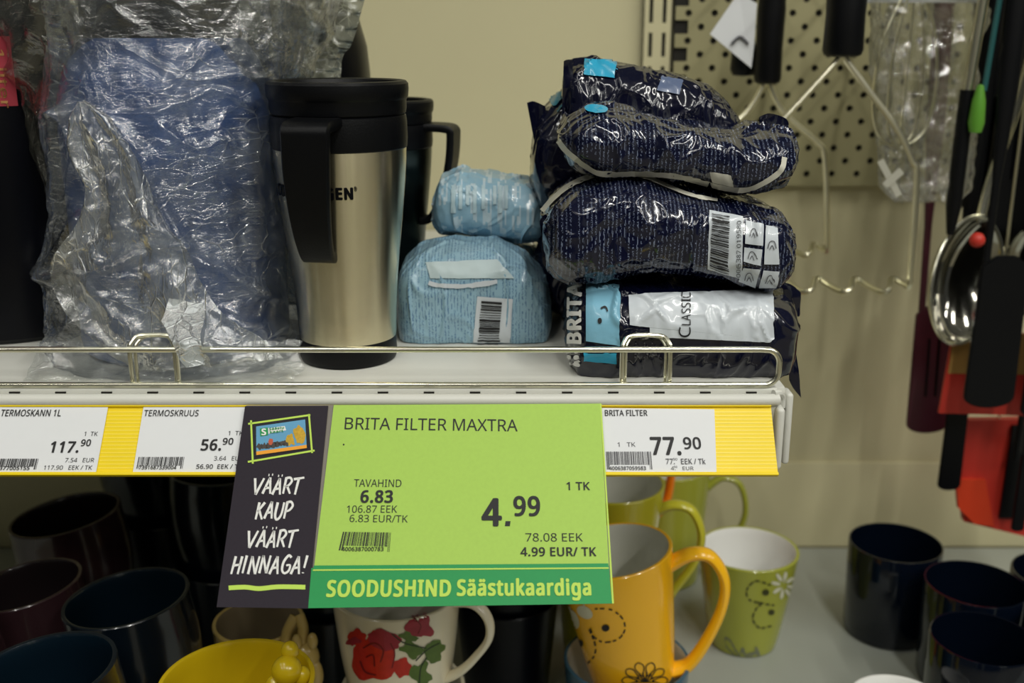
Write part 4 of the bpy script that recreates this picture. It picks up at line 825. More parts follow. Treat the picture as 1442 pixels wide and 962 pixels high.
# the bag of the jug behind
bg2 = Thing('plastic_bag', 'loose plastic bag over the rear jug, reaching the top left corner', 'plastic bag', (-20, 17, 0))
T2 = [(6.6, -26.0, -22.0, 7.0, 11), (8.2, -26.8, -20, 6.6, 14), (11, -27.5, -17.4, 6.2, 16.0), (14.0, -27.8, -12.6, 5.8, 16.8), (15.7, -28.3, -11.9, 5.6, 17), (17.4, -28.9, -11.2, 5.4, 17.3), (19.6, -29.9, -10.4, 5.2, 18), (23, -32, -9.8, 6, 22), (26, -28, -13, 10, 28)]
folds2 = [([(35, 150), (62, 230), (88, 300)], .3, 8), ([(60, 0), (50, 60), (20, 120)], .5, 14), ([(75, 60), (70, 160), (85, 240)], .4, 9), ([(390, 0), (450, 40), (482, 80)], .4, 12)]
bg2.add('outer_fold', fold_sheet([(318, -30), (322, 0), (345, 40), (385, 90), (392, 130)], [(520, -30), (514, 0), (496, 60), (482, 82), (479, 130)], lambda f, g: 15.2, seed=9.0, n=60, m=60), film_mat('milky_rear_film', .62, (186, 188, 170), .3, .2, 120, .35), label='milky fold of the bag above the travel mug', sharp=180)
# ring starts on the shelf behind the jug: a narrow gathered tail
bag(bg2, 'film', T2, M['film2'], 150, 260, folds2, 11.0, (.6, .22))
bg2.add('tail', tube(catmull([(-24.6, 16.6, .35), (-25.2, 16.5, 3), (-24.8, 13.5, 6.9)], 8), [.35 + .25 * noise.noise(Vector((i * .7, 0, 0))) for i in range(17)], 10), M['film2'])

# ------------------------------------------------------------------ filter pouches
M['navy'] = print_mat('navy_foil', (11, 15, 40), (118, 128, 150), .215, .40, 10.0, .15, .6, .46)
M['navyplain'] = mat('navy_foil_plain', (9, 12, 34), .15, var=.15, coat=.6, bump=.25, bscale=150)
M['aqua'] = mat('aqua_print', (52, 168, 206), .25, coat=.4, var=.08)
M['palefoil'] = mat('pale_grey_print', (205, 212, 218), .28, coat=.4, var=.04)
M['skyprint'] = print_mat('pale_blue_print', (128, 184, 208), (30, 50, 90), .2, .45, 8.0, .3, .3, .5)
M['seam'] = mat('cream_seam', (216, 214, 200), .4, var=.04)
def pouch(name, label, yc, ry, tops, bots, m, group=None, nu=170, nv=170, cr=.16, e=.72, a=(.42, .15), seed=1.0, yedge=.2, z0=None, base=None, cat='filter pack', end=11):
    """pouch lying along X; outlines of its top and bottom edge in photo pixels at depth yc"""
    Tt = [(p.x, p.z) for p in [at(px, py, yc) for px, py in tops]]
    Tb = [(p.x, p.z) for p in [at(px, py, yc - ry * .55) for px, py in bots]]
    x0 = max(Tt[0][0], Tb[0][0]) if False else Tt[0][0]; x1 = Tt[-1][0]
    sx0, sx1 = Tb[0][0], Tb[-1][0]
    def zt_(x): return interp(Tt, x)[1]
    def zb_f(u): return interp(Tb, sx0 + (sx1 - sx0) * u)[1]
    cz = min(q[1] for q in Tb)
    t = Thing(name, label, cat, ((x0 + x1) / 2, yc, max(cz, 0)), group)
    V = []; UV = []
    for i in range(nu):
        u = i / (nu - 1); x = x0 + (x1 - x0) * u; ztop = zt_(x); zbot = zb_f(u)
        k_ = max(0.0, 1 - abs(2 * u - 1) ** end) ** .5
        zc_ = (ztop + zbot) / 2; rz = max(.12, (ztop - zbot) / 2); ryy = max(.12, ry * (.3 + .7 * k_)); rz *= (.35 + .65 * min(1, k_ * 1.15))
        for j in range(nv):
            q = 2 * pi * j / nv - pi; c, s = cos(q), sin(q)
            cc = math.copysign(abs(c) ** e, c); ss = math.copysign(abs(s) ** e, s)
            p = Vector((x, yc - ryy * cc, zc_ + rz * ss)); n = Vector(((2 * u - 1) ** 5 * .5, -cc, ss)).normalized()
            d = crumple(p, 2.5, .9, a[0], a[1], seed * 7.3, cr)
            p = p + n * d
            if z0 is not None: p.z = max(p.z, z0)
            V.append(p); UV.append((x, q / pi * (ry + rz) * 1.6))
    F = grid_faces(nu, nv, True)
    F.append(tuple(reversed(range(nv)))); F.append(tuple(range((nu - 1) * nv, nu * nv)))
    t.add('pouch', (V, F), m, uvs=UV, sharp=60)
    t.vf = (V, F); t.on = OnMesh((V, F), .08, yc - ry)
    return t
def fin(t, name, pts, y0, th, m, seed=0, zig=True):
    """crimped flat seal: quad strip from pixel pairs at depth y0, with real thickness"""
    V = []; F = []; n = 10
    A = catmull([(p[0][0], p[0][1], 0) for p in pts], 5); B = catmull([(p[1][0], p[1][1], 0) for p in pts], 5)
    for a_, b_ in zip(A, B):
        for j in range(n + 1):
            px = a_.x + (b_.x - a_.x) * j / n; py = a_.y + (b_.y - a_.y) * j / n
            p = at(px, py, y0); p.y += .25 * noise.noise(p * 1.1 + Vector((seed, 0, 0))) + .04 * sin(j * 3.1)
            V.append(p)
    k_ = len(V); V += [v + Vector((0, th, 0)) for v in V]
    F = grid_faces(len(A), n + 1); F += [tuple(reversed([i + k_ for i in f])) for f in F]
    return t.add(name, (V, F), m, sharp=60)
G1 = 'navy foil filter packs stacked at the shelf end'
# bottom pack with white panel
pb = pouch('filter_pack', 'navy filter pack with white CLASSIC panel, lowest of the stack', 5.4, 4.4,
    [(797, 405), (830, 392), (900, 388), (1000, 392), (1060, 396), (1104, 408), (1112, 425)],
    [(797, 515), (812, 534), (860, 540), (950, 540), (1050, 538), (1095, 535), (1112, 520)], M['navyplain'], G1, seed=1, z0=.05, e=.6, a=(.3, .1))
on = pb.on
pb.add('panel', join(quad_patch([(885, 415, 0), (1088, 409, 0), (1090, 478, 0), (887, 458, 0)], on, 90, 36), quad_patch([(915, 461, 0), (1090, 478, 0), (1084, 482, 0), (915, 474, 0)], on, 80, 5)), M['palefoil'], label='white front panel')
def vtext(body, x0, x1, y0, y1, proj, bold=0.0, k=1.0, refine=.12):
    """text running upwards: baseline on the right at x1, starting at y1 (bottom), ending y0 (top)"""
    V, F = text_shape(body, bold); xa = min(v[0] for v in V); xb = max(v[0] for v in V); ch = cap_h()
    if refine:
        bm = bmesh.new(); vv = [bm.verts.new(v) for v in V]
        for f in F:
            try: bm.faces.new([vv[i] for i in f])
            except ValueError: pass
        bmesh.ops.triangulate(bm, faces=bm.faces)
        for _ in range(2):
            es = [e for e in bm.edges if e.calc_length() > refine]
            if es: bmesh.ops.subdivide_edges(bm, edges=es, cuts=1); bmesh.ops.triangulate(bm, faces=bm.faces)
        bm.verts.index_update(); V = [tuple(v.co) for v in bm.verts]; F = [tuple(v.index for v in f.verts) for f in bm.faces]; bm.free()
    return [proj(x1 - (x1 - x0) * vy / ch, y1 - (y1 - y0) * (vx - xa) / (xb - xa), k) - FW * (.002 * lv) for vx, vy, lv in V], F
pb.add('lettering', vtext('C', 955, 972, 460, 474, on, .0, 1.8), M['ink'])
pb.add('lettering', vtext('LASSIC', 959, 972, 414, 458, on, .0, 1.8), M['ink'])
pb.add('side_print', quad_patch([(826, 399, 0), (872, 401, 0), (873, 487, 0), (826, 480, 0)], on, 26, 44), M['skyprint'], label='pale blue printed band')
pb.add('side_print', quad_patch([(823, 497, 0), (868, 497, 0), (868, 512, 0), (822, 508, 0)], on, 14, 6), M['aqua'], label='aqua printed corner')
pb.add('lettering', vtext('BRITA', 802, 820, 400, 484, on, .05, 1.6), M['white'])
pb.add('logo_dots', join(*[blob(803 + 11 * i, 494 + 9 * j, 4, 3.4, on, k=1.6, n=12, rings=2) for i in range(2) for j in range(3)]), M['white'], label='white dots of the logo')
pb.add('fine_print', join(*[line([(895 + 4 * i, 482 + (i % 3) * 4), (895 + 4 * i, 505 - (i % 4) * 3)], 1.3, on, 1.4, dash=(3, 2), step=2, smooth=False) for i in range(9)]), M['inkgrey'])
pb.add('icon', join(*[line([(846, 436), (852, 434), (856, 440)], 2.5, on, 1.8), blob(845, 452, 3, 4, on, k=1.8, n=10, rings=2)]), M['ink'])
fin(pb, 'end_seal', [((1104, 408), (1112, 536)), ((1112, 410), (1118, 548)), ((1116, 430), (1128, 560))], 3.2, .12, M['navyplain'], 3)
fin(pb, 'end_seal', [((1085, 404), (1085, 430)), ((1110, 402), (1105, 438)), ((1126, 410), (1124, 446)), ((1128, 418), (1127, 440))], 6.5, .8, M['navyplain'], 7)

# middle pack
pm = pouch('filter_pack', 'navy filter pack with barcode at its right end, second from bottom', 5.8, 4.5,
    [(764, 300), (775, 282), (800, 262), (850, 245), (900, 246), (960, 262), (1030, 278), (1080, 290), (1100, 310), (1106, 330)],
    [(764, 335), (772, 385), (800, 400), (870, 392), (960, 388), (1010, 398), (1075, 412), (1098, 402), (1106, 370)], M['navy'], G1, seed=2, e=.66, a=(.42, .15))
on = pm.on
pm.add('seam_strip', line([(764, 300), (782, 280), (805, 262), (835, 250), (870, 245), (905, 250), (935, 262), (970, 276), (1010, 284)], lambda q: 7 - 5 * max(0, q - .5), on, 1.4, step=3), M['seam'], label='cream seam strip')
pm.add('barcode_panel', quad_patch([(998, 297, 0), (1046, 306, 0), (1045, 392, 0), (996, 378, 0)], on, 14, 26), M['palefoil'], label='white barcode panel')
pm.add('barcode', barcode([(1001, 303, 0), (1036, 309, 0), (1034, 388, 0), (999, 376, 0)], on, random.Random(4), 26, 1.8, True, 8, False), M['ink'], smooth=False)
pm.add('lettering', vtext('006387 019580', 1037, 1043, 312, 388, on, 0, 1.8, None), M['ink'])
for q in ([(1050, 311, 0), (1074, 316, 0), (1073, 346, 0), (1049, 343, 0)], [(1048, 348, 0), (1072, 351, 0), (1070, 374, 0), (1047, 368, 0)], [(1047, 376, 0), (1070, 379, 0), (1064, 404, 0), (1040, 395, 0)], [(1077, 317, 0), (1094, 322, 0), (1096, 372, 0), (1075, 372, 0)], [(1074, 380, 0), (1097, 382, 0), (1093, 404, 0), (1069, 404, 0)]):
    pm.add('symbol_panel', quad_patch(q, on, 9, 10), M['palefoil'], label='pale symbol panel')
    c = [sum(p[i] for p in q) / 4 for i in (0, 1)]
    pm.add('symbol', join(line([(c[0] - 6, c[1] + 4), (c[0] - 3, c[1] - 5), (c[0] + 3, c[1] - 5), (c[0] + 6, c[1] + 4)], 1.2, on, 1.7), line([(c[0] - 3, c[1] + 5), (c[0], c[1]), (c[0] + 3, c[1] + 6)], 1.2, on, 1.7)), M['inkgrey'])
fin(pm, 'end_seal', [((772, 300), (772, 380)), ((764, 305), (764, 370)), ((760, 312), (766, 358))], 4.6, .12, M['navyplain'], 2)

# upper pack
pu = pouch('filter_pack', 'navy filter pack with drooping cream seam, third from bottom', 6.6, 4.0,
    [(786, 185), (800, 165), (830, 152), (860, 150), (900, 160), (960, 172), (1030, 184), (1070, 178), (1100, 178), (1112, 200)],
    [(786, 205), (800, 232), (850, 256), (900, 252), (960, 256), (1010, 272), (1050, 276), (1095, 262), (1112, 225)], M['navy'], G1, seed=3, e=.7, a=(.45, .15))
on = pu.on
pu.add('seam_strip', line([(788, 197), (800, 212), (825, 232), (850, 243), (900, 243), (950, 246), (1000, 258), (1045, 266), (1075, 256), (1098, 240), (1103, 222)], 7, on, 1.4, step=3), M['seam'], label='cream seam strip')
pu.add('symbol_panel', quad_patch([(1000, 241, 0), (1030, 246, 0), (1034, 262, 0), (1003, 255, 0)], on, 10, 6, 1.2), M['seam'], label='cream corner of a barcode panel')
pu.add('aqua_print', blob(840, 155, 16, 6, on, .1, 1.3), M['aqua'], label='aqua printed patch')
fin(pu, 'end_seal', [((1070, 165), (1072, 200)), ((1085, 160), (1092, 205)), ((1108, 168), (1106, 215)), ((1109, 185), (1105, 240))], 5.8, .15, M['navyplain'], 5)
# top pack, leaning at the back
pt = pouch('filter_pack', 'plain navy filter pack with aqua square, topmost of the stack', 11.5, 3.4,
    [(792, 100), (797, 84), (830, 82), (880, 92), (950, 106), (990, 118), (1020, 145), (1036, 165)],
    [(792, 215), (810, 222), (850, 222), (900, 225), (960, 222), (1000, 220), (1020, 215), (1036, 185)], M['navyplain'], G1, seed=4, a=(.4, .12))
on = pt.on
pt.add('aqua_print', quad_patch([(824, 84, 0), (868, 86, 0), (866, 111, 0), (822, 106, 0)], on, 14, 10, 1.2), M['aqua'], label='aqua printed square')
pt.add('grey_print', quad_patch([(932, 108, 0), (962, 114, 0), (956, 134, 0), (924, 128, 0)], on, 12, 8, 1.2), mat('grey_print', (96, 110, 140), .3, coat=.3), label='faded grey printed patch')
fin(pt, 'end_seal', [((806, 84), (812, 200)), ((799, 84), (796, 200)), ((794, 86), (790, 195))], 9.0, .12, M['navyplain'], 1)
# packs hidden at the rear left
pr = pouch('filter_pack', 'dark filter pack in shadow behind the left side of the stack', 14, 3.6,
    [(748, 200), (756, 160), (790, 130), (850, 128), (930, 150), (960, 200)], [(748, 280), (760, 300), (800, 310), (880, 312), (940, 300), (960, 280)], M['navyplain'], G1, seed=6)
pr.add('aqua_print', blob(783, 138, 11, 10, pr.on, .2, 1.2, .3), mat('teal_print', (50, 120, 140), .3), label='teal printed corner')
fin(pr, 'end_seal', [((742, 145), (762, 250)), ((752, 143), (775, 260)), ((768, 150), (785, 270))], 12.0, .15, M['navyplain'], 9)
pr2 = pouch('filter_pack', 'dark filter pack in shadow, rear bottom of the stack', 15.5, 3.8,
    [(752, 330), (765, 300), (800, 292), (900, 292), (960, 300), (990, 340)], [(752, 400), (765, 440), (800, 452), (900, 455), (960, 450), (990, 400)], M['navyplain'], G1, seed=8, z0=.05)

# light blue packs
M['lightblue'] = print_mat('light_blue_foil', (148, 184, 202), (84, 122, 160), .19, .5, 8, .3, .35, .5)
M['lightplain'] = print_mat('light_blue_foil_b', (140, 178, 198), (190, 208, 216), .9, .6, .8, .35, .3, .5)
G2 = 'light blue filter packs in a stack'
fb = pouch('filter_pack', 'light blue filter pack with barcode, lowest and nearest', 10.8, 3.2,
    [(560, 395), (566, 368), (590, 350), (640, 338), (700, 340), (740, 360), (768, 388), (776, 420)],
    [(560, 470), (566, 486), (600, 492), (680, 493), (740, 492), (770, 488), (776, 470)], M['lightblue'], G2, seed=11, e=.55, a=(.25, .08), z0=.05)
on = fb.on
fb.add('barcode_panel', quad_patch([(672, 417, 0), (722, 421, 0), (718, 486, 0), (666, 486, 0)], on, 12, 16), M['palefoil'], label='cream barcode panel')
fb.add('barcode', barcode([(678, 423, 0), (717, 426, 0), (713, 484, 0), (673, 484, 0)], on, random.Random(9), 18, 1.8, True, 6, False), M['ink'], smooth=False)
fb.add('fold_flap', line([(604, 398), (620, 402), (660, 402), (700, 396)], 6, on, 1.8, step=3), M['palefoil'], label='pale crimped fold')
fb.add('top_print', quad_patch([(600, 370, 0), (700, 366, 0), (724, 392, 0), (606, 392, 0)], on, 20, 8), mat('pale_top_print', (190, 208, 212), .35, coat=.2, var=.12, vscale=90), label='pale printed top flap')
fr = pouch('filter_pack', 'light blue filter pack behind the barcoded one', 17.2, 3.0,
    [(600, 370), (612, 345), (640, 332), (700, 334), (750, 348), (772, 378), (778, 400)], [(600, 430), (612, 446), (660, 452), (720, 452), (765, 446), (778, 430)], M['lightplain'], G2, seed=12, a=(.25, .08), z0=.05)
fu = pouch('filter_pack', 'light blue filter pack lying on top of the other two', 15.6, 3.6,
    [(610, 280), (622, 250), (650, 238), (700, 244), (745, 252), (762, 270), (768, 300)], [(610, 318), (622, 330), (680, 336), (730, 342), (760, 342), (768, 325)], M['lightplain'], G2, seed=13, a=(.22, .07))
fu.add('pale_print', join(*[quad_patch([(x_, 262, 0), (x_ + 5, 262, 0), (x_ + 5, 300 - 6 * (i % 3), 0), (x_, 300 - 6 * (i % 3), 0)], fu.on, 2, 10) for i, x_ in enumerate((636, 646, 656, 666, 678, 694, 702, 710))]), mat('pale_blur_print', (176, 200, 208), .4, var=.2, vscale=120), label='pale printed lettering block')

# ------------------------------------------------------------------ mugs on the base shelf
def mug(name, label, x, y, zb, h, rt, rb, mo, mi, hang=None, hscale=1.0, tilt=(0, 0), cat='mug', hpath=None, hr=.62, shape='taper', lip=.16, group=None, hm=None):
    t = Thing(name, label, cat, (x, y, zb), group)
    X = Matrix.Translation((x, y, zb)) @ Matrix.Rotation(tilt[0], 4, 'Y') @ Matrix.Rotation(tilt[1], 4, 'X')
    def R_(f):
        f = max(0.0, min(1.0, f))
        if shape == 'taper': return rb + (rt - rb) * (f ** .85)
        if shape == 'belly': return rb + (rt - rb) * f + .5 * sin(pi * min(1, f * 1.05)) - .25 * f
        if shape == 'flare': return rb + (rt - rb) * (f ** 2.2) + .55 * sin(pi * f) * .8
        return rb + (rt - rb) * f
    out = [(0, 0), (rb * .85, 0), (rb * .95, .06)] + [(R_(i / 16), .12 + (h - .12) * i / 16) for i in range(17)]
    rr = R_(1)
    rim = [(rr - lip * .3, h + lip * .45), (rr - lip * .7, h + lip * .5), (rr - lip * 1.6, h + lip * .3)]
    inn = [(rr - lip * 1.6, h + lip * .3)] + [(R_(1 - i / 14) - lip * 2, h - .1 - (h - .8) * i / 14) for i in range(15)] + [(R_(0) * .6, .5), (0, .45)]
    ov = xform(lathe(out + rim, n=72), X); t.add('body', ov, mo); t.add('interior', xform(lathe(inn, n=72), X), mi)
    t.vf = ov; t.on = OnMesh(ov, .04, y - rt)
    if hang is not None:
        d = Vector((sin(hang), -cos(hang), 0))
        hp0 = hpath or [(-.25, .80), (1.0, .90), (2.4, .82), (2.9, .62), (2.4, .38), (1.2, .22), (-.15, .17)]
        P = []
        for r, f in hp0:
            base = R_(f); P.append(d * (base + r * hscale) + Vector((0, 0, h * f)))
        side = Vector((cos(hang), sin(hang), 0))
        pts = catmull(P, 8); n_ = len(pts)
        rad = [hr * (1.15 - .3 * sin(pi * i / (n_ - 1))) for i in range(n_)]
        t.add('handle', xform(tube(pts, rad, 14, flat=.62, side=side), X), hm or mo)
    return t
def stack(x, y, rim, **kw):
    """two nested mugs: returns (upper z, h)"""
    h = (rim - DZ + 1.5) / 2
    return h, rim - h
cer = lambda n, c, **k_: mat(n, c, .22, var=.05, coat=.5, vscale=15, **k_)
M['orange'] = cer('orange_glaze', (255, 190, 26)); M['orange2'] = cer('orange_glaze_b', (232, 130, 24))
M['grey_in'] = cer('white_glaze_inside', (222, 222, 210)); M['green_m'] = cer('green_glaze', (166, 170, 62)); M['olive'] = cer('yellow_green_glaze', (190, 184, 48))
M['bluepat'] = cer('blue_glaze', (58, 92, 112)); M['cream'] = cer('cream_glaze', (238, 230, 204)); M['yellowm'] = cer('yellow_glaze', (212, 182, 22)); M['beige'] = cer('beige_glaze', (190, 164, 96))
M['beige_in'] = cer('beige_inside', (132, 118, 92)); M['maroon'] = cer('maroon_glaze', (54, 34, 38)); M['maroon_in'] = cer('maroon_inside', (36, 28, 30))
M['teal'] = cer('dark_teal_glaze', (9, 19, 28)); M['teal_in'] = cer('dark_teal_inside', (9, 24, 34)); M['rimteal'] = cer('teal_rim', (34, 74, 84))
M['petal'] = mat('petal_print', (216, 214, 190), .3); M['greypetal'] = mat('grey_petal_print', (120, 124, 100), .3)

# orange mug in a blue mug
bm_ = mug('mug', 'blue patterned mug holding the orange flowered mug', 8.3, 14.6, DZ, 7.9, 4.55, 3.9, M['bluepat'], M['grey_in'], shape='line')
om = mug('mug', 'orange mug with black stitched flower drawing, tilted in the blue mug', 8.75, 14.4, -26.75, 10.0, 4.12, 3.0, M['orange'], M['grey_in'], radians(80), tilt=(radians(-9.5), 0), hpath=[(-.3, .86), (1.2, .93), (2.6, .90), (3.5, .72), (3.3, .50), (2.2, .24), (1.0, .06), (-.1, .02)], hr=.72)
on = om.on
om.add('drawing', join(line([(838, 857), (860, 858), (876, 870), (880, 886), (870, 900), (850, 904), (836, 896), (830, 886)], 2.2, on, 1.2, step=2, dash=(6, 4)),
    line([(830, 886), (838, 905), (838, 922), (828, 934)], 2.2, on, 1.2, step=2, dash=(6, 4)), blob(853, 884, 5.5, 5, on, k=1.2), blob(818, 906, 4, 5, on, k=1.2)), M['ink'], smooth=False, label='black stitched loops and dots')
om.add('drawing', join(blob(808, 872, 7, 14, on, -.4, 1.2), blob(824, 862, 8, 12, on, -1.0, 1.2), blob(797, 860, 8, 8, on, .3, 1.2)), M['petal'], smooth=False, label='cream flower petals')
om.add('drawing', join(*[line([(908 + 10 * cos(a), 958 + 6 * sin(a)), (908 + 26 * cos(a - .25), 958 + 20 * sin(a - .25)), (908 + 32 * cos(a), 958 + 26 * sin(a)), (908 + 26 * cos(a + .25), 958 + 20 * sin(a + .25)), (908 + 10 * cos(a), 958 + 6 * sin(a))], 1.5, on, 1.2, step=2) for a in [pi + i * pi / 5 for i in range(6)]]), M['ink'], smooth=False, label='outlined flower')
om.add('drawing', join(*[line([(908, 960), (908 + 14 * cos(a), 960 + 14 * sin(a))], 1.8, on, 1.2, smooth=False) for a in [pi + i * pi / 7 for i in range(8)]]), M['ink'], smooth=False)

# yellow-green mug (stacked on its twin) behind the orange one
h_, zu = stack(0, 0, -16.0)
mug('mug', 'yellow green mug under the yellow green mug with loop handle', 7.7, 24.4, DZ, h_, 4.1, 3.1, M['olive'], M['grey_in'])
ol = mug('mug', 'yellow green mug with loop handle, right behind the orange mug', 7.8, 24.2, zu, h_, 4.2, 3.0, M['olive'], M['grey_in'], radians(75), hpath=[(-.2, .80), (1.0, .86), (2.4, .82), (3.4, .62), (3.3, .38), (2.2, .10), (1.0, -.14), (.0, -.02)], hr=.6)
# rear orange mug stack
h_, zu = stack(0, 0, -17.0)
mug('mug', 'orange mug below the rear orange mug, mostly hidden', 9.4, 34, DZ, h_, 3.7, 2.9, M['orange2'], M['grey_in'])
mug('mug', 'rear orange mug, only its handle shows under the rail', 9.4, 34, zu, h_, 3.8, 2.9, M['orange2'], M['grey_in'], radians(110), hpath=[(-.2, .8), (1, .86), (1.7, .7), (1.7, .4), (1.0, .25), (-.1, .2)])
mug('mug', 'green mug with round handle farthest back against the wall', 15.0, 41.5, DZ, 11.8, 4.0, 3.2, M['green_m'], M['grey_in'], radians(80), hpath=[(-.2, .82), (1.2, .92), (2.9, .86), (3.7, .62), (2.8, .36), (1.2, .26), (-.1, .2)], hr=.55)
# green mug with white inside
gm = mug('mug', 'green mug with white inside and daisy print, right of the orange mug', 20.3, 29.8, DZ, 8.9, 4.25, 2.85, M['green_m'], M['white'], None)
on = gm.on
gm.add('drawing', join(line([(1085, 824), (1065, 818), (1052, 830), (1056, 845), (1080, 850)], 2.5, on, 1.2, dash=(6, 3), step=2), line([(1090, 852), (1070, 852), (1060, 870), (1070, 884), (1090, 880)], 2.5, on, 1.2, dash=(6, 3), step=2),
    blob(1078, 834, 5, 4.5, on, k=1.2), blob(1086, 862, 4.5, 4, on, k=1.2)), mat('dark_green_print', (60, 62, 28), .4), smooth=False, label='dark stitched loops and dots')
gm.add('drawing', join(*[blob(1103 + 11 * cos(a_), 824 + 13 * sin(a_), 6.5, 2.6, on, a_, 1.2) for a_ in [i * pi / 4 + .2 for i in range(8)]]), M['petal'], smooth=False, label='white daisy petals')
gm.add('drawing', join(line([(1035, 946), (1005, 935), (1000, 922), (1018, 922), (1038, 944)], 4, on, 1.2, step=2), line([(1038, 946), (1048, 925), (1065, 920), (1072, 932), (1058, 945), (1040, 948)], 4, on, 1.2, step=2)), M['greypetal'], smooth=False, label='grey outlined petals')

# rose mugs
h_, zu = stack(0, 0, -17.2)
mug('mug', 'cream mug below the rose printed mug', -7.4, 9.9, DZ, h_ - .1, 4.2, 3.2, M['cream'], M['grey_in'], radians(72), hpath=[(-.2, .75), (1.0, .84), (2.3, .76), (2.6, .5), (1.8, .25), (-.1, .2)], hr=.5)
rm = mug('mug', 'cream mug printed with red roses under the green sign', -7.6, 9.6, zu, h_, 4.25, 3.1, M['cream'], M['grey_in'], radians(70), shape='flare', hpath=[(-.3, .98), (1.2, 1.0), (2.3, .9), (2.5, .74), (1.7, .56), (.8, .42), (-.3, .32)], hr=.5)
on = rm.on
red1 = mat('rose_red', (196, 44, 30), .35, var=.3, vscale=160); red2 = mat('rose_pink_red', (160, 40, 56), .35, var=.25, vscale=160); red3 = mat('rose_dark', (120, 22, 26), .4); leaf = mat('leaf_green', (86, 112, 46), .4, var=.35, vscale=140); leafd = mat('leaf_dark', (36, 52, 30), .4)
rm.add('rose_print', join(blob(526, 925, 30, 32, on, 0, 1.0, .18, 32, 6, 1), blob(505, 897, 16, 10, on, .6, 1.1, .3, 24, 4, 2), blob(566, 940, 12, 14, on, 0, 1.1, .25, 24, 4, 7)), red1, smooth=False, label='large red rose')
rm.add('rose_print', join(blob(540, 900, 24, 12, on, .3, 1.4, .3, 24, 4, 3), blob(590, 880, 20, 17, on, .6, 1.4, .3, 28, 4, 4), blob(499, 903, 10, 6, on, -.3, 1.4, .3, 16, 3, 5)), red2, smooth=False, label='pink red rose petals')
rm.add('rose_print', join(line([(512, 912), (528, 905), (540, 915), (536, 932)], 2, on, 1.8, step=2), line([(508, 930), (515, 945), (530, 950)], 2.4, on, 1.8, step=2), line([(516, 925), (526, 922), (528, 938)], 2, on, 1.8, step=2), line([(550, 905), (556, 920), (552, 940)], 1.6, on, 1.8, step=2), line([(582, 870), (592, 880), (588, 892)], 1.4, on, 1.8, step=2)), red3, smooth=False, label='dark rose creases')
rm.add('leaf_print', join(blob(580, 915, 16, 10, on, .4, 1.5, .3, 20, 4, 6), blob(610, 918, 14, 17, on, .5, 1.5, .3, 20, 4, 9), blob(592, 950, 14, 16, on, 0, 1.5, .3, 20, 4, 10), blob(575, 897, 12, 6, on, .3, 1.5, .3, 16, 3, 11)), leaf, smooth=False, label='green rose leaves')
rm.add('leaf_print', join(line([(552, 892), (570, 905), (600, 912)], 1.6, on, 2, step=2), line([(585, 930), (600, 915), (618, 905)], 1.6, on, 2, step=2), line([(590, 962), (592, 940), (600, 925)], 1.8, on, 2, step=2)), leafd, smooth=False, label='dark leaf veins')

# added dark mug stack standing in for the shade between rose and orange mugs
h_, zu = stack(0, 0, -16.0)
mug('mug', 'added black mug below the shade-filling black mug behind the rose mug', -.4, 21, DZ, h_, 4.0, 3.1, M['blackgl'], M['blackgl'])
mug('mug', 'added black mug darkening the gap between rose mug and orange mug', -.3, 20.8, zu, h_, 4.1, 3.1, M['blackgl'], M['blackgl'])

def dark_stack(x, y, rim, rt, mo, mi, lo, up_, hang=None, tilt=(0, 0), rb=None):
    h, z = stack(0, 0, rim); rb = rb or rt * .72
    mug('mug', lo, x, y, DZ, h, rt, rb, mo, mi)
    return mug('mug', up_, x, y, z, h, rt, rb, mo, mi, hang, tilt=tilt, shape='belly' if rb > rt * .7 else 'taper')
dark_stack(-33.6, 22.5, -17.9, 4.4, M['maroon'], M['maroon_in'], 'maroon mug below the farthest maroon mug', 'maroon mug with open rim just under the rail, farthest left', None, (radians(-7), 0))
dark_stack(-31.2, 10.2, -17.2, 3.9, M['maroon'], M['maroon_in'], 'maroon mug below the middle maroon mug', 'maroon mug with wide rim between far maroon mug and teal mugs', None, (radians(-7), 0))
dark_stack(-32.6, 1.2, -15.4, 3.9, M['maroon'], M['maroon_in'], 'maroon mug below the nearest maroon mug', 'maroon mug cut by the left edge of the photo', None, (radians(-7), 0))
dark_stack(-23.2, 6.2, -15.9, 4.1, M['teal'], M['teal_in'], 'dark teal mug below the one left of the beige cup', 'dark teal mug with open rim left of the beige cup', None, (radians(-5), 0))
dark_stack(-23.4, -5.0, -13.9, 4.2, M['teal'], M['teal_in'], 'dark teal mug below the nearest dark teal mug', 'dark teal mug at the bottom edge left of the yellow mug', None, (radians(-6), 0))
dark_stack(-31.5, 34.5, -13.5, 5.2, M['teal'], M['teal_in'], 'black teal mug below the left one at the back', 'black teal mug in shadow at the back, right of the maroon rim')
dark_stack(-23.2, 26.5, -15.5, 4.6, M['teal'], M['teal_in'], 'black teal mug below the right one at the back', 'black teal mug in shadow directly left of the charcoal card')
dark_stack(-14.5, 22.5, -18.5, 4.2, M['teal'], M['teal_in'], 'black teal mug below the one behind the charcoal card', 'black teal mug in shadow between beige cup and rose mug')

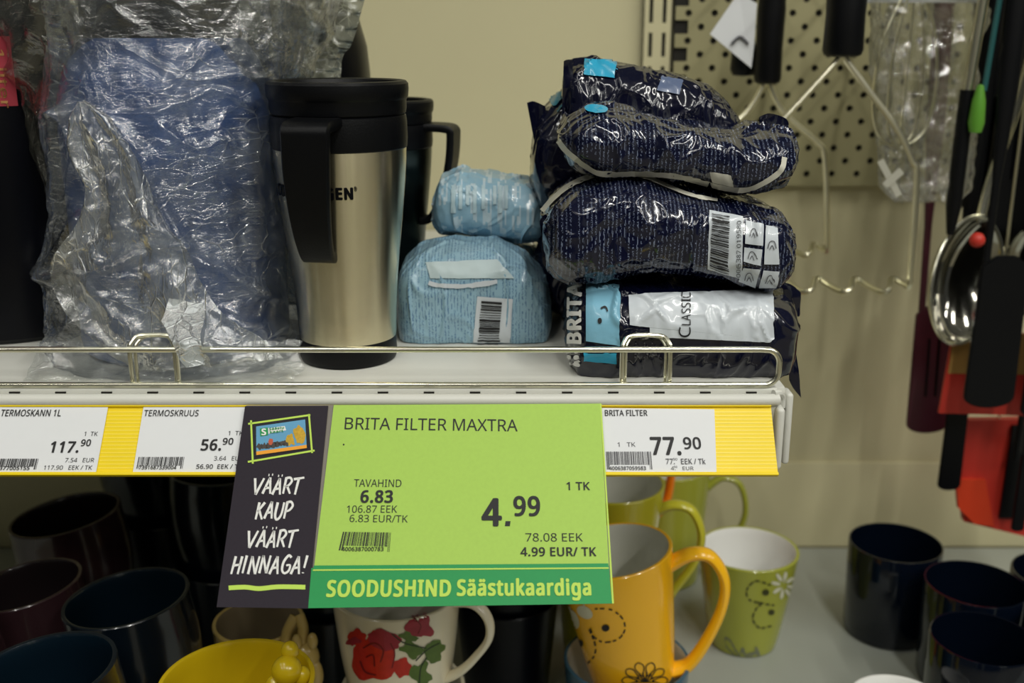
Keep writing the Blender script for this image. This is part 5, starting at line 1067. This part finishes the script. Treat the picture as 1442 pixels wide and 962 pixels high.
# yellow mug and beige cup with figure handles
def ellipsoid(c, r, n=14, m=10, rot=None):
    P = [(max(0, sin(pi * i / m)), -cos(pi * i / m)) for i in range(m + 1)]
    P[0] = (0, -1); P[-1] = (0, 1)
    v, f = lathe(P, n=n)
    Mx = (rot or Matrix.Identity(3))
    return [Vector(c) + Mx @ Vector((q[0] * r[0], q[1] * r[1], q[2] * r[2])) for q in v], f
h_, zu = stack(0, 0, -16.3)
mug('mug', 'yellow mug below the large yellow mug', -15.1, -2.2, DZ, h_, 4.2, 3.3, M['yellowm'], M['yellowm'])
ym = mug('mug', 'large yellow mug with knobbly handle at the bottom edge', -15.1, -2.2, zu, h_, 4.25, 3.2, M['yellowm'], M['yellowm'])
p = at(404, 944, -1.8)
fig = [ellipsoid(p, (.85, .8, .85)), ellipsoid(p + Vector((.1, .6, .85)), (.5, .5, .55)), ellipsoid(p + Vector((.75, .2, -.5)), (.5, .5, .6)), ellipsoid(p + Vector((-.2, -.2, -1.4)), (.6, .6, .9)), ellipsoid(p + Vector((-.75, -.1, -1.2)), (.55, .5, .9))]
ym.add('handle', join(*fig), M['yellowm'], label='knobbly yellow figure handle', sharp=180)
h_, zu = stack(0, 0, -20.4)
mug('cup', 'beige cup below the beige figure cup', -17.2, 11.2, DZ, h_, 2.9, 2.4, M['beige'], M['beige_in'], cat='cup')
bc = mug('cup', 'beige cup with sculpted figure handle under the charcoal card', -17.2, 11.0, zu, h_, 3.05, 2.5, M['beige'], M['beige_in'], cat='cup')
p = at(430, 925, 8.6)
fig = [ellipsoid(p, (.95, .8, 1.15)), tube(catmull([at(402, 915, 8.6), at(405, 890, 8.8), at(416, 868, 9.2)], 6), .38, 12), tube(catmull([at(425, 905, 8.6), at(427, 885, 8.8), at(421, 866, 9.2)], 6), .36, 12),
       ellipsoid(at(440, 903, 8.2), (.35, .35, .6)), ellipsoid(at(418, 905, 8.2), (.35, .35, .6)), ellipsoid(at(444, 950, 8.4), (.55, .5, 1.1)), ellipsoid(at(412, 950, 8.4), (.5, .5, 1.0)), ellipsoid(at(405, 935, 9.0), (.8, .6, .7))]
bc.add('handle', join(*fig), M['beige'], label='sculpted beige figure handle', sharp=180)

# navy tumblers
M['navyglass'] = mat('navy_glass', (7, 16, 30), .08, var=.1, trans=.35, coat=.3)
def tumbler(label, x, y, r, h, tilt=(0, 0), z=DZ):
    t = Thing('tumbler', label, 'glass', (x, y, z), 'navy glass tumblers on the base shelf')
    X = Matrix.Translation((x, y, z)) @ Matrix.Rotation(tilt[0], 4, 'Y')
    P = [(0, 0), (r * .82, 0), (r * .93, .12), (r * .96, .5), (r * .98, h * .5), (r, h - .1), (r - .06, h), (r - .16, h - .02), (r - .26, h * .5), (r - .34, .9), (r * .7, .7), (0, .65)]
    t.add('glass', xform(lathe(P, n=64), X), M['navyglass'])
    return t
a = atz(1262, 772, -25.0)
tumbler('navy tumbler standing farthest left of the navy tumblers', 33.6, 31.6, 3.95, 8.6)
tumbler('navy tumbler in the middle, right of the leftmost navy one', 37.4, 24.0, 3.95, 8.8)
tumbler('navy tumbler at the right photo edge, behind the middle one', 45.4, 26.0, 3.9, 8.6)
tumbler('navy tumbler nearest to us in the bottom right corner', 34.6, 15.9, 3.8, 8.8)
tumbler('navy tumbler in the bottom right corner beside the nearest one', 42.6, 17.4, 3.8, 8.8)
wc = mug('bowl', 'white bowl whose rim shows at the bottom edge', 27.3, 12.0, DZ, 6.0, 3.4, 2.0, M['white'], M['white'], cat='bowl')

# ------------------------------------------------------------------ hanging utensils on the right
M['red'] = mat('red_card', (190, 50, 38), .45, var=.1, vscale=40); M['tan'] = mat('tan_card', (170, 130, 70), .5, var=.1)
M['maroonclear'] = mat('plum_plastic', (84, 40, 52), .35, var=.3, vscale=40)
HZ = 25.0
def peg(label, x, yend, z=HZ):
    t = Thing('peg_hook', label, 'hook', (x, WY - 1, z))
    t.add('prong', tube(catmull([(x, WY - .9, z), (x, yend, z), (x, yend - .6, z + .3), (x, yend - .9, z + 1.0)], 6), .22, 10), M['chrome'])
    t.add('plate', box(x - 1.2, x + 1.2, WY - 1.25, WY - 1.0, z - .8, z + .8, .1), M['chrome'])
def masher(label, cxp, ypl, hbot, hw_px, elbow, foot, zz, right_only=False):
    """potato masher hung handle up; pixel landmarks at depth ypl"""
    pc = at(cxp, hbot, ypl)
    t = Thing('potato_masher', label, 'potato masher', (pc.x, ypl, pc.z), 'wire potato mashers with black handles')
    hw = (at(cxp + hw_px, hbot, ypl).x - pc.x); top = HZ - .6
    prof = [(0, 0), (hw * .7, 0), (hw * .92, .15), (hw, .5), (hw * .96, 3), (hw * 1.02, 6), (hw * .8, top - pc.z - .6), (hw * .4, top - pc.z - .15), (0, top - pc.z - .1)]
    t.add('handle', lathe(prof, pc.x, ypl, pc.z, 32), M['black'], label='black handle')
    t.add('hanging_loop', tube([(pc.x + .55 * cos(a), ypl, top + .25 + .55 * sin(a)) for a in [2 * pi * i / 20 for i in range(20)]], .1, 8, closed=True), M['steelwire'])
    for s in (-1, 1):
        P = [pc + Vector((s * .25, 0, .4)), pc + Vector((s * .3, 0, -.2))]
        for ex, ey in elbow:
            q = at(ex, ey, ypl); P.append(Vector((pc.x + s * (q.x - pc.x), ypl, q.z)))
        q = at(foot[0], foot[1], ypl); P.append(Vector((pc.x + s * (q.x - pc.x), ypl, q.z)))
        t.add('wire_arm', tube(catmull(P, 8), .25, 10), M['steelwire'])
        if s == 1: end = P[-1]
    x0 = pc.x - (end.x - pc.x); n = 9; P = []
    for i in range(n * 8 + 1):
        u = i / (n * 8); P.append((x0 + (end.x - x0) * u, ypl + 1.5 * sin(u * pi * n / 1.0) * .9, end.z - .1 + .28 * sin(u * pi * n * 1.0 + .7)))
    t.add('mashing_wire', tube(P, .24, 10), M['steelwire'])
    return pc
pc = masher('front potato masher with bright wire arms right of the filter packs', 1186, 30, 80, 28, [(1225, 130), (1262, 180), (1284, 225), (1291, 255)], (1281, 400), None)
peg('front chrome peg hook holding the front masher', pc.x, 29.6)
pc2 = masher('rear potato masher, smaller, behind the right end of the filter packs', 1080, 40, 118, 19, [(1105, 160), (1148, 198), (1162, 226)], (1165, 350), None)
peg('rear chrome peg hook holding the rear masher', pc2.x, 39.6)
# white tag on the rear masher
tg = Thing('hang_tag', 'white square paper tag tilted on the rear masher handle', 'tag', at(1040, 60, 37))
q = [at(1000, 48, 37.5), at(1040, -10, 37.5), at(1066, 5, 37.2), at(1062, 62, 37.2), at(1058, 96, 37.2)]
V = q + [v + Vector((0, .12, 0)) for v in q]; n = 5
tg.add('card', (V, [tuple(range(5)), tuple(reversed(range(5, 10)))] + [(i, (i + 1) % 5, (i + 1) % 5 + 5, i + 5) for i in range(5)]), M['paper'], smooth=False)
tg.add('curl_print', tube(catmull([at(1030, 62, 37.2), at(1042, 52, 37.2), at(1054, 62, 37.1)], 5), .12, 6), M['inkgrey'])
ck = Thing('bottle_opener', 'black plastic grip hanging left of the rear masher handle', 'opener', at(1048, 100, 41))
c = at(1048, 108, 42)
ck.add('grip', lathe([(0, 0), (.9, .1), (1.15, .6), (1.1, 2), (.8, 3.2), (.35, 4), (.3, HZ - c.z - 1), (0, HZ - c.z - .9)], c.x, 42.5, c.z, 24), M['black'])

# clear bag with a whisk
wy = 33.0
wh = Thing('whisk', 'wire whisk inside the clear hanging pack', 'whisk', at(1300, 100, wy))
for i, dx in enumerate((-2.3, -1.2, 0, 1.2, 2.3)):
    b0 = at(1290, -30, wy); P = [b0 + Vector((dx * .15, 0, 0)), b0 + Vector((dx * .9, dx * .2, -4)), b0 + Vector((dx * 1.15, dx * .25, -8)), b0 + Vector((dx * .9, dx * .2, -11.5)), b0 + Vector((0, 0, -13))]
    wh.add('wire_loop', tube(catmull(P, 8), .13, 8), M['steelwire'])
wh.add('handle', lathe([(0, 0), (.7, 0), (.8, .4), (.75, 4), (0, 4.2)], b0.x, wy, b0.z - .3, 20), M['steelwire'])
T3 = []
for (py, l, r) in ((285, 1262, 1345), (262, 1240, 1362), (200, 1236, 1366), (120, 1232, 1372), (40, 1228, 1382), (0, 1226, 1386), (-60, 1230, 1386)):
    a_ = at(l, py, wy); b_ = at(r, py, wy); T3.append((a_.z, a_.x, b_.x, wy - 2.0, wy + 1.9))
T3[0] = (T3[0][0],) + T3[0][1:3] + (wy - .3, wy + .3)
cb_ = Thing('clear_pack', 'clear crinkled plastic pack hanging right of the front masher', 'plastic pack', (27, wy, T3[0][0]))
M['film3'] = film_mat('clear_pack_film', .12, (190, 186, 160), .1, .4, 160, .4)
bag(cb_, 'film', T3, M['film3'], 80, 130, (), 21.0, (.7, .25))
cb_.add('header_card', box(at(1226, -60, wy).x, at(1386, -60, wy).x, wy - .15, wy + .15, at(1226, 4, wy).z, HZ, .05), M['paper'], label='pale header card')
sc_ = Thing('price_tag', 'small crossed white paper strip at the bottom of the clear pack', 'tag', at(1255, 265, wy - 2.4))
M['greystrip'] = mat('worn_paper', (176, 174, 160), .5)
def strip(a, b, wd, y, th=.08):
    A, B = at(a[0], a[1], y), at(b[0], b[1], y); d = (B - A).normalized(); n = Vector((-d.z, 0, d.x)) * wd
    v = [A + n, A - n, B - n, B + n]; v += [q + Vector((0, th, 0)) for q in v]
    return v, [(0, 1, 2, 3), (7, 6, 5, 4), (0, 4, 5, 1), (1, 5, 6, 2), (2, 6, 7, 3), (3, 7, 4, 0)]
sc_.add('strip', strip((1240, 226), (1266, 276), .26, wy - 3), M['greystrip'], smooth=False); sc_.add('strip', strip((1270, 240), (1246, 262), .3, wy - 3.1), M['greystrip'], smooth=False)
peg('chrome peg hook holding the clear pack', at(1300, 0, wy).x, 31)

# slim steel shaft and black handle
sk = Thing('skewer_turner', 'turner with straight pale steel shaft and black grip below', 'turner', at(1365, 130, 31))
A, B = at(1362, 132, 31), at(1392, -45, 31)
sk.add('shaft', tube([A, A.lerp(B, .5), B], .42, 12), M['steelwire']); A2 = at(1338, 330, 31)
sk.add('grip', tube([A + Vector((0, 0, .3)), A.lerp(A2, .3), A.lerp(A2, .8), A2], [.55, .62, .6, .3], 14), M['black'])

def turner(name, label, hx, hy0, hy1, hw, ypl, lean=0.0, m=None, slots_=3, cat='turner'):
    """black nylon utensil hung by its handle: head on the bottom"""
    a_ = at(hx, hy1, ypl); b_ = at(hx, hy0, ypl); wd = at(hx + hw, hy1, ypl).x - a_.x; h = b_.z - a_.z
    t = Thing(name, label, cat, (a_.x, ypl, a_.z), None)
    poly = []
    for i in range(9): q = pi + pi * i / 8; poly.append((a_.x + wd * cos(q) * .98, a_.z + wd * .45 + wd * .45 * sin(q)))
    poly += [(a_.x + wd * .9, b_.z - wd * .4), (a_.x + wd * .35, b_.z), (a_.x - wd * .35, b_.z), (a_.x - wd * .9, b_.z - wd * .4)]
    V, F = slab(poly, ypl - .18, ypl + .18, .08)
    Rm = Matrix.Rotation(lean, 3, 'Y'); piv = Vector((a_.x, ypl, HZ))
    V = [piv + Rm @ (Vector(v) - piv) for v in V]
    t.add('head', (V, F), m or M['black'])
    top = Vector((b_.x, ypl, HZ - .3)); bot = Vector((b_.x, ypl, b_.z - .5))
    top = piv + Rm @ (top - piv); bot = piv + Rm @ (bot - piv)
    t.add('handle', tube([bot, bot.lerp(top, .25), bot.lerp(top, .55), bot.lerp(top, .9), top], [.32, .34, .8, .85, .5], 12, flat=.6, side=(1, 0, 0)), m or M['black'])
    if slots_:
        mm = [tube([piv + Rm @ (Vector((a_.x + wd * .45 * (i - (slots_ - 1) / 2), ypl - .2, a_.z + h * .3)) - piv), piv + Rm @ (Vector((a_.x + wd * .45 * (i - (slots_ - 1) / 2), ypl - .2, a_.z + h * .75)) - piv)], .12, 6) for i in range(slots_)]
        t.add('rib', join(*mm), M['blackgl'])
    return t
turner('slotted_turner', 'black turner with broad head, rightmost behind the ladle', 1440, 60, 330, 62, 36, 0)
turner('slotted_turner', 'black turner beside the clear pack, its head above the ladle', 1395, 130, 350, 36, 38, 0)
turner('slotted_turner', 'black turner farthest back, its head right of the clear pack', 1376, 10, 300, 24, 42, 0)
turner('spatula', 'black spatula whose round end hangs over the red card', 1390, 360, 574, 36, 29.5, 0, slots_=0, cat='spatula')
turner('spatula', 'black spatula at the right photo edge beside the red card', 1470, 380, 592, 36, 30, 0, slots_=2, cat='spatula')
turner('spatula', 'black utensil with narrow head hanging left of the lower red card', 1335, 560, 690, 16, 35, 0, slots_=0, cat='spatula')
turner('spatula', 'plum coloured spatula hanging left of the ladle tip', 1282, 430, 610, 30, 38, radians(-2), M['maroonclear'], 2, cat='spatula')
gr = Thing('brush', 'slim green brush hanging right of the steel shaft', 'brush', at(1374, 190, 30))
M['greenp'] = mat('green_plastic', (92, 150, 50), .35); M['tealp'] = mat('teal_plastic', (40, 90, 90), .4)
q = at(1373, 188, 30)
gr.add('head', lathe([(0, 0), (.45, .1), (.6, .8), (.5, 2.4), (.25, 3.6), (0, 3.7)], q.x, 30, q.z, 20), M['greenp'])
gr.add('shaft', tube([(q.x + .3, 30, q.z + 3.2), (q.x + .9, 30, HZ)], .22, 8), M['tealp'])

# ladle
la = Thing('ladle', 'shiny steel ladle with oval bowl and long handle at right', 'ladle', at(1358, 395, 31))
lc = at(1362, 395, 31.5); Rl = Matrix.Rotation(radians(14), 4, 'Y') @ Matrix.Rotation(radians(-14), 4, 'X') @ Matrix.Rotation(radians(18), 4, 'Z')
V = []; nr, ns = 18, 56
for k_, off in ((0, 0), (1, .12)):
    for i in range(nr + 1):
        f = i / nr; 
        for j in range(ns):
            a_ = 2 * pi * j / ns
            V.append(Rl @ Vector((3.5 * f * cos(a_), 2.6 * (1 - f * f) ** .8 + off, 5.3 * f * sin(a_))))
F = grid_faces(nr + 1, ns, True); k0 = (nr + 1) * ns; F += [tuple(reversed([i + k0 for i in f])) for f in F]
la.add('bowl', ([lc + v for v in V], F), M['mirror'])
la.add('rim', tube([lc + Rl @ Vector((3.5 * cos(a_), 0.03, 5.3 * sin(a_))) for a_ in [2 * pi * i / 60 for i in range(60)]], .16, 8, closed=True), M['chrome'])
ht = lc + Rl @ Vector((0, .2, 5.3))
la.add('handle', tube(catmull([ht + Vector((0, .2, -.4)), ht + Vector((.6, .5, 3)), ht + Vector((2.2, .5, 10)), Vector((ht.x + 3.4, ht.y + .5, HZ))], 6), .4, 10), M['chrome'])
rk = Thing('red_bead', 'small round red knob on the ladle handle', 'knob', at(1376, 338, 29))
rk.add('knob', ellipsoid(at(1376, 338, 29), (.6, .6, .6)), M['red'])
la2 = Thing('ladle', 'second steel ladle cut by the right photo edge', 'ladle', at(1440, 370, 33))
lc = at(1452, 385, 34)
la2.add('bowl', ([lc + Matrix.Rotation(radians(-20), 3, 'Y') @ (Vector(v) * .7) for v in V], F), M['mirror'])
la2.add('handle', tube([lc + Vector((0, 1, 3)), Vector((lc.x + .5, lc.y + 1, HZ))], .35, 10), M['chrome'])

def hang_card(label, quad, y, m, th=.25, band=None):
    t = Thing('package', label, 'package', at(quad[0][0], quad[2][1], y))
    v = [at(a_, b_, y) for a_, b_ in quad]; v += [q + Vector((0, th, 0)) for q in v]
    F = [(0, 1, 2, 3), (7, 6, 5, 4), (0, 4, 5, 1), (1, 5, 6, 2), (2, 6, 7, 3), (3, 7, 4, 0)]
    t.add('card', (v, F), m, smooth=False)
    if band:
        bq, bm2, nm = band
        v = [at(a_, b_, y - .06) for a_, b_ in bq]; v += [q + Vector((0, .05, 0)) for q in v]
        t.add('printed_band', (v, F), bm2, smooth=False, label=nm)
    t.add('hanger', tube([at((quad[0][0] + quad[1][0]) / 2, quad[0][1] + 5, y + .3), Vector((at((quad[0][0] + quad[1][0]) / 2, quad[0][1], y + .3).x, y + .3, HZ))], .12, 6), M['steelwire'])
    return t
hang_card('red and tan backing card behind the round black spatula end', [(1342, 470), (1460, 470), (1450, 586), (1322, 582)], 32.2, M['red'], band=([(1343, 470), (1462, 470), (1458, 528), (1335, 526)], M['tan'], 'tan upper part of the card'))
lr = hang_card('lower red package with dark upright stripe below the spatulas', [(1342, 592), (1470, 590), (1470, 762), (1358, 735)], 36, M['red'], .8)
V_ = [at(1346, 676, 35.6), at(1388, 676, 35.6), at(1400, 742, 35.6), at(1372, 738, 35.6), at(1350, 716, 35.6)]
lr.add('red_corner', (V_ + [v + Vector((0, .5, 0)) for v in V_], [tuple(range(5)), tuple(reversed(range(5, 10)))] + [(i, (i + 1) % 5, (i + 1) % 5 + 5, i + 5) for i in range(5)]), mat('bright_red', (206, 62, 30), .45), smooth=False, label='brighter orange red corner')
lr.add('stripe', strip((1440, 600), (1420, 730), .8, 35.6, .3), M['black'], smooth=False, label='dark upright stripe')
tb = turner('spatula', 'black utensil tip hanging in front of the lower red package', 1432, 640, 748, 9, 34, 0, slots_=0, cat='spatula')
for i, px in enumerate((1345, 1400, 1440)):
    peg(['chrome peg hook above the ladle', 'chrome peg hook above the slotted turners', 'chrome peg hook at the right photo edge'][i], at(px, 0, 35).x, 29)
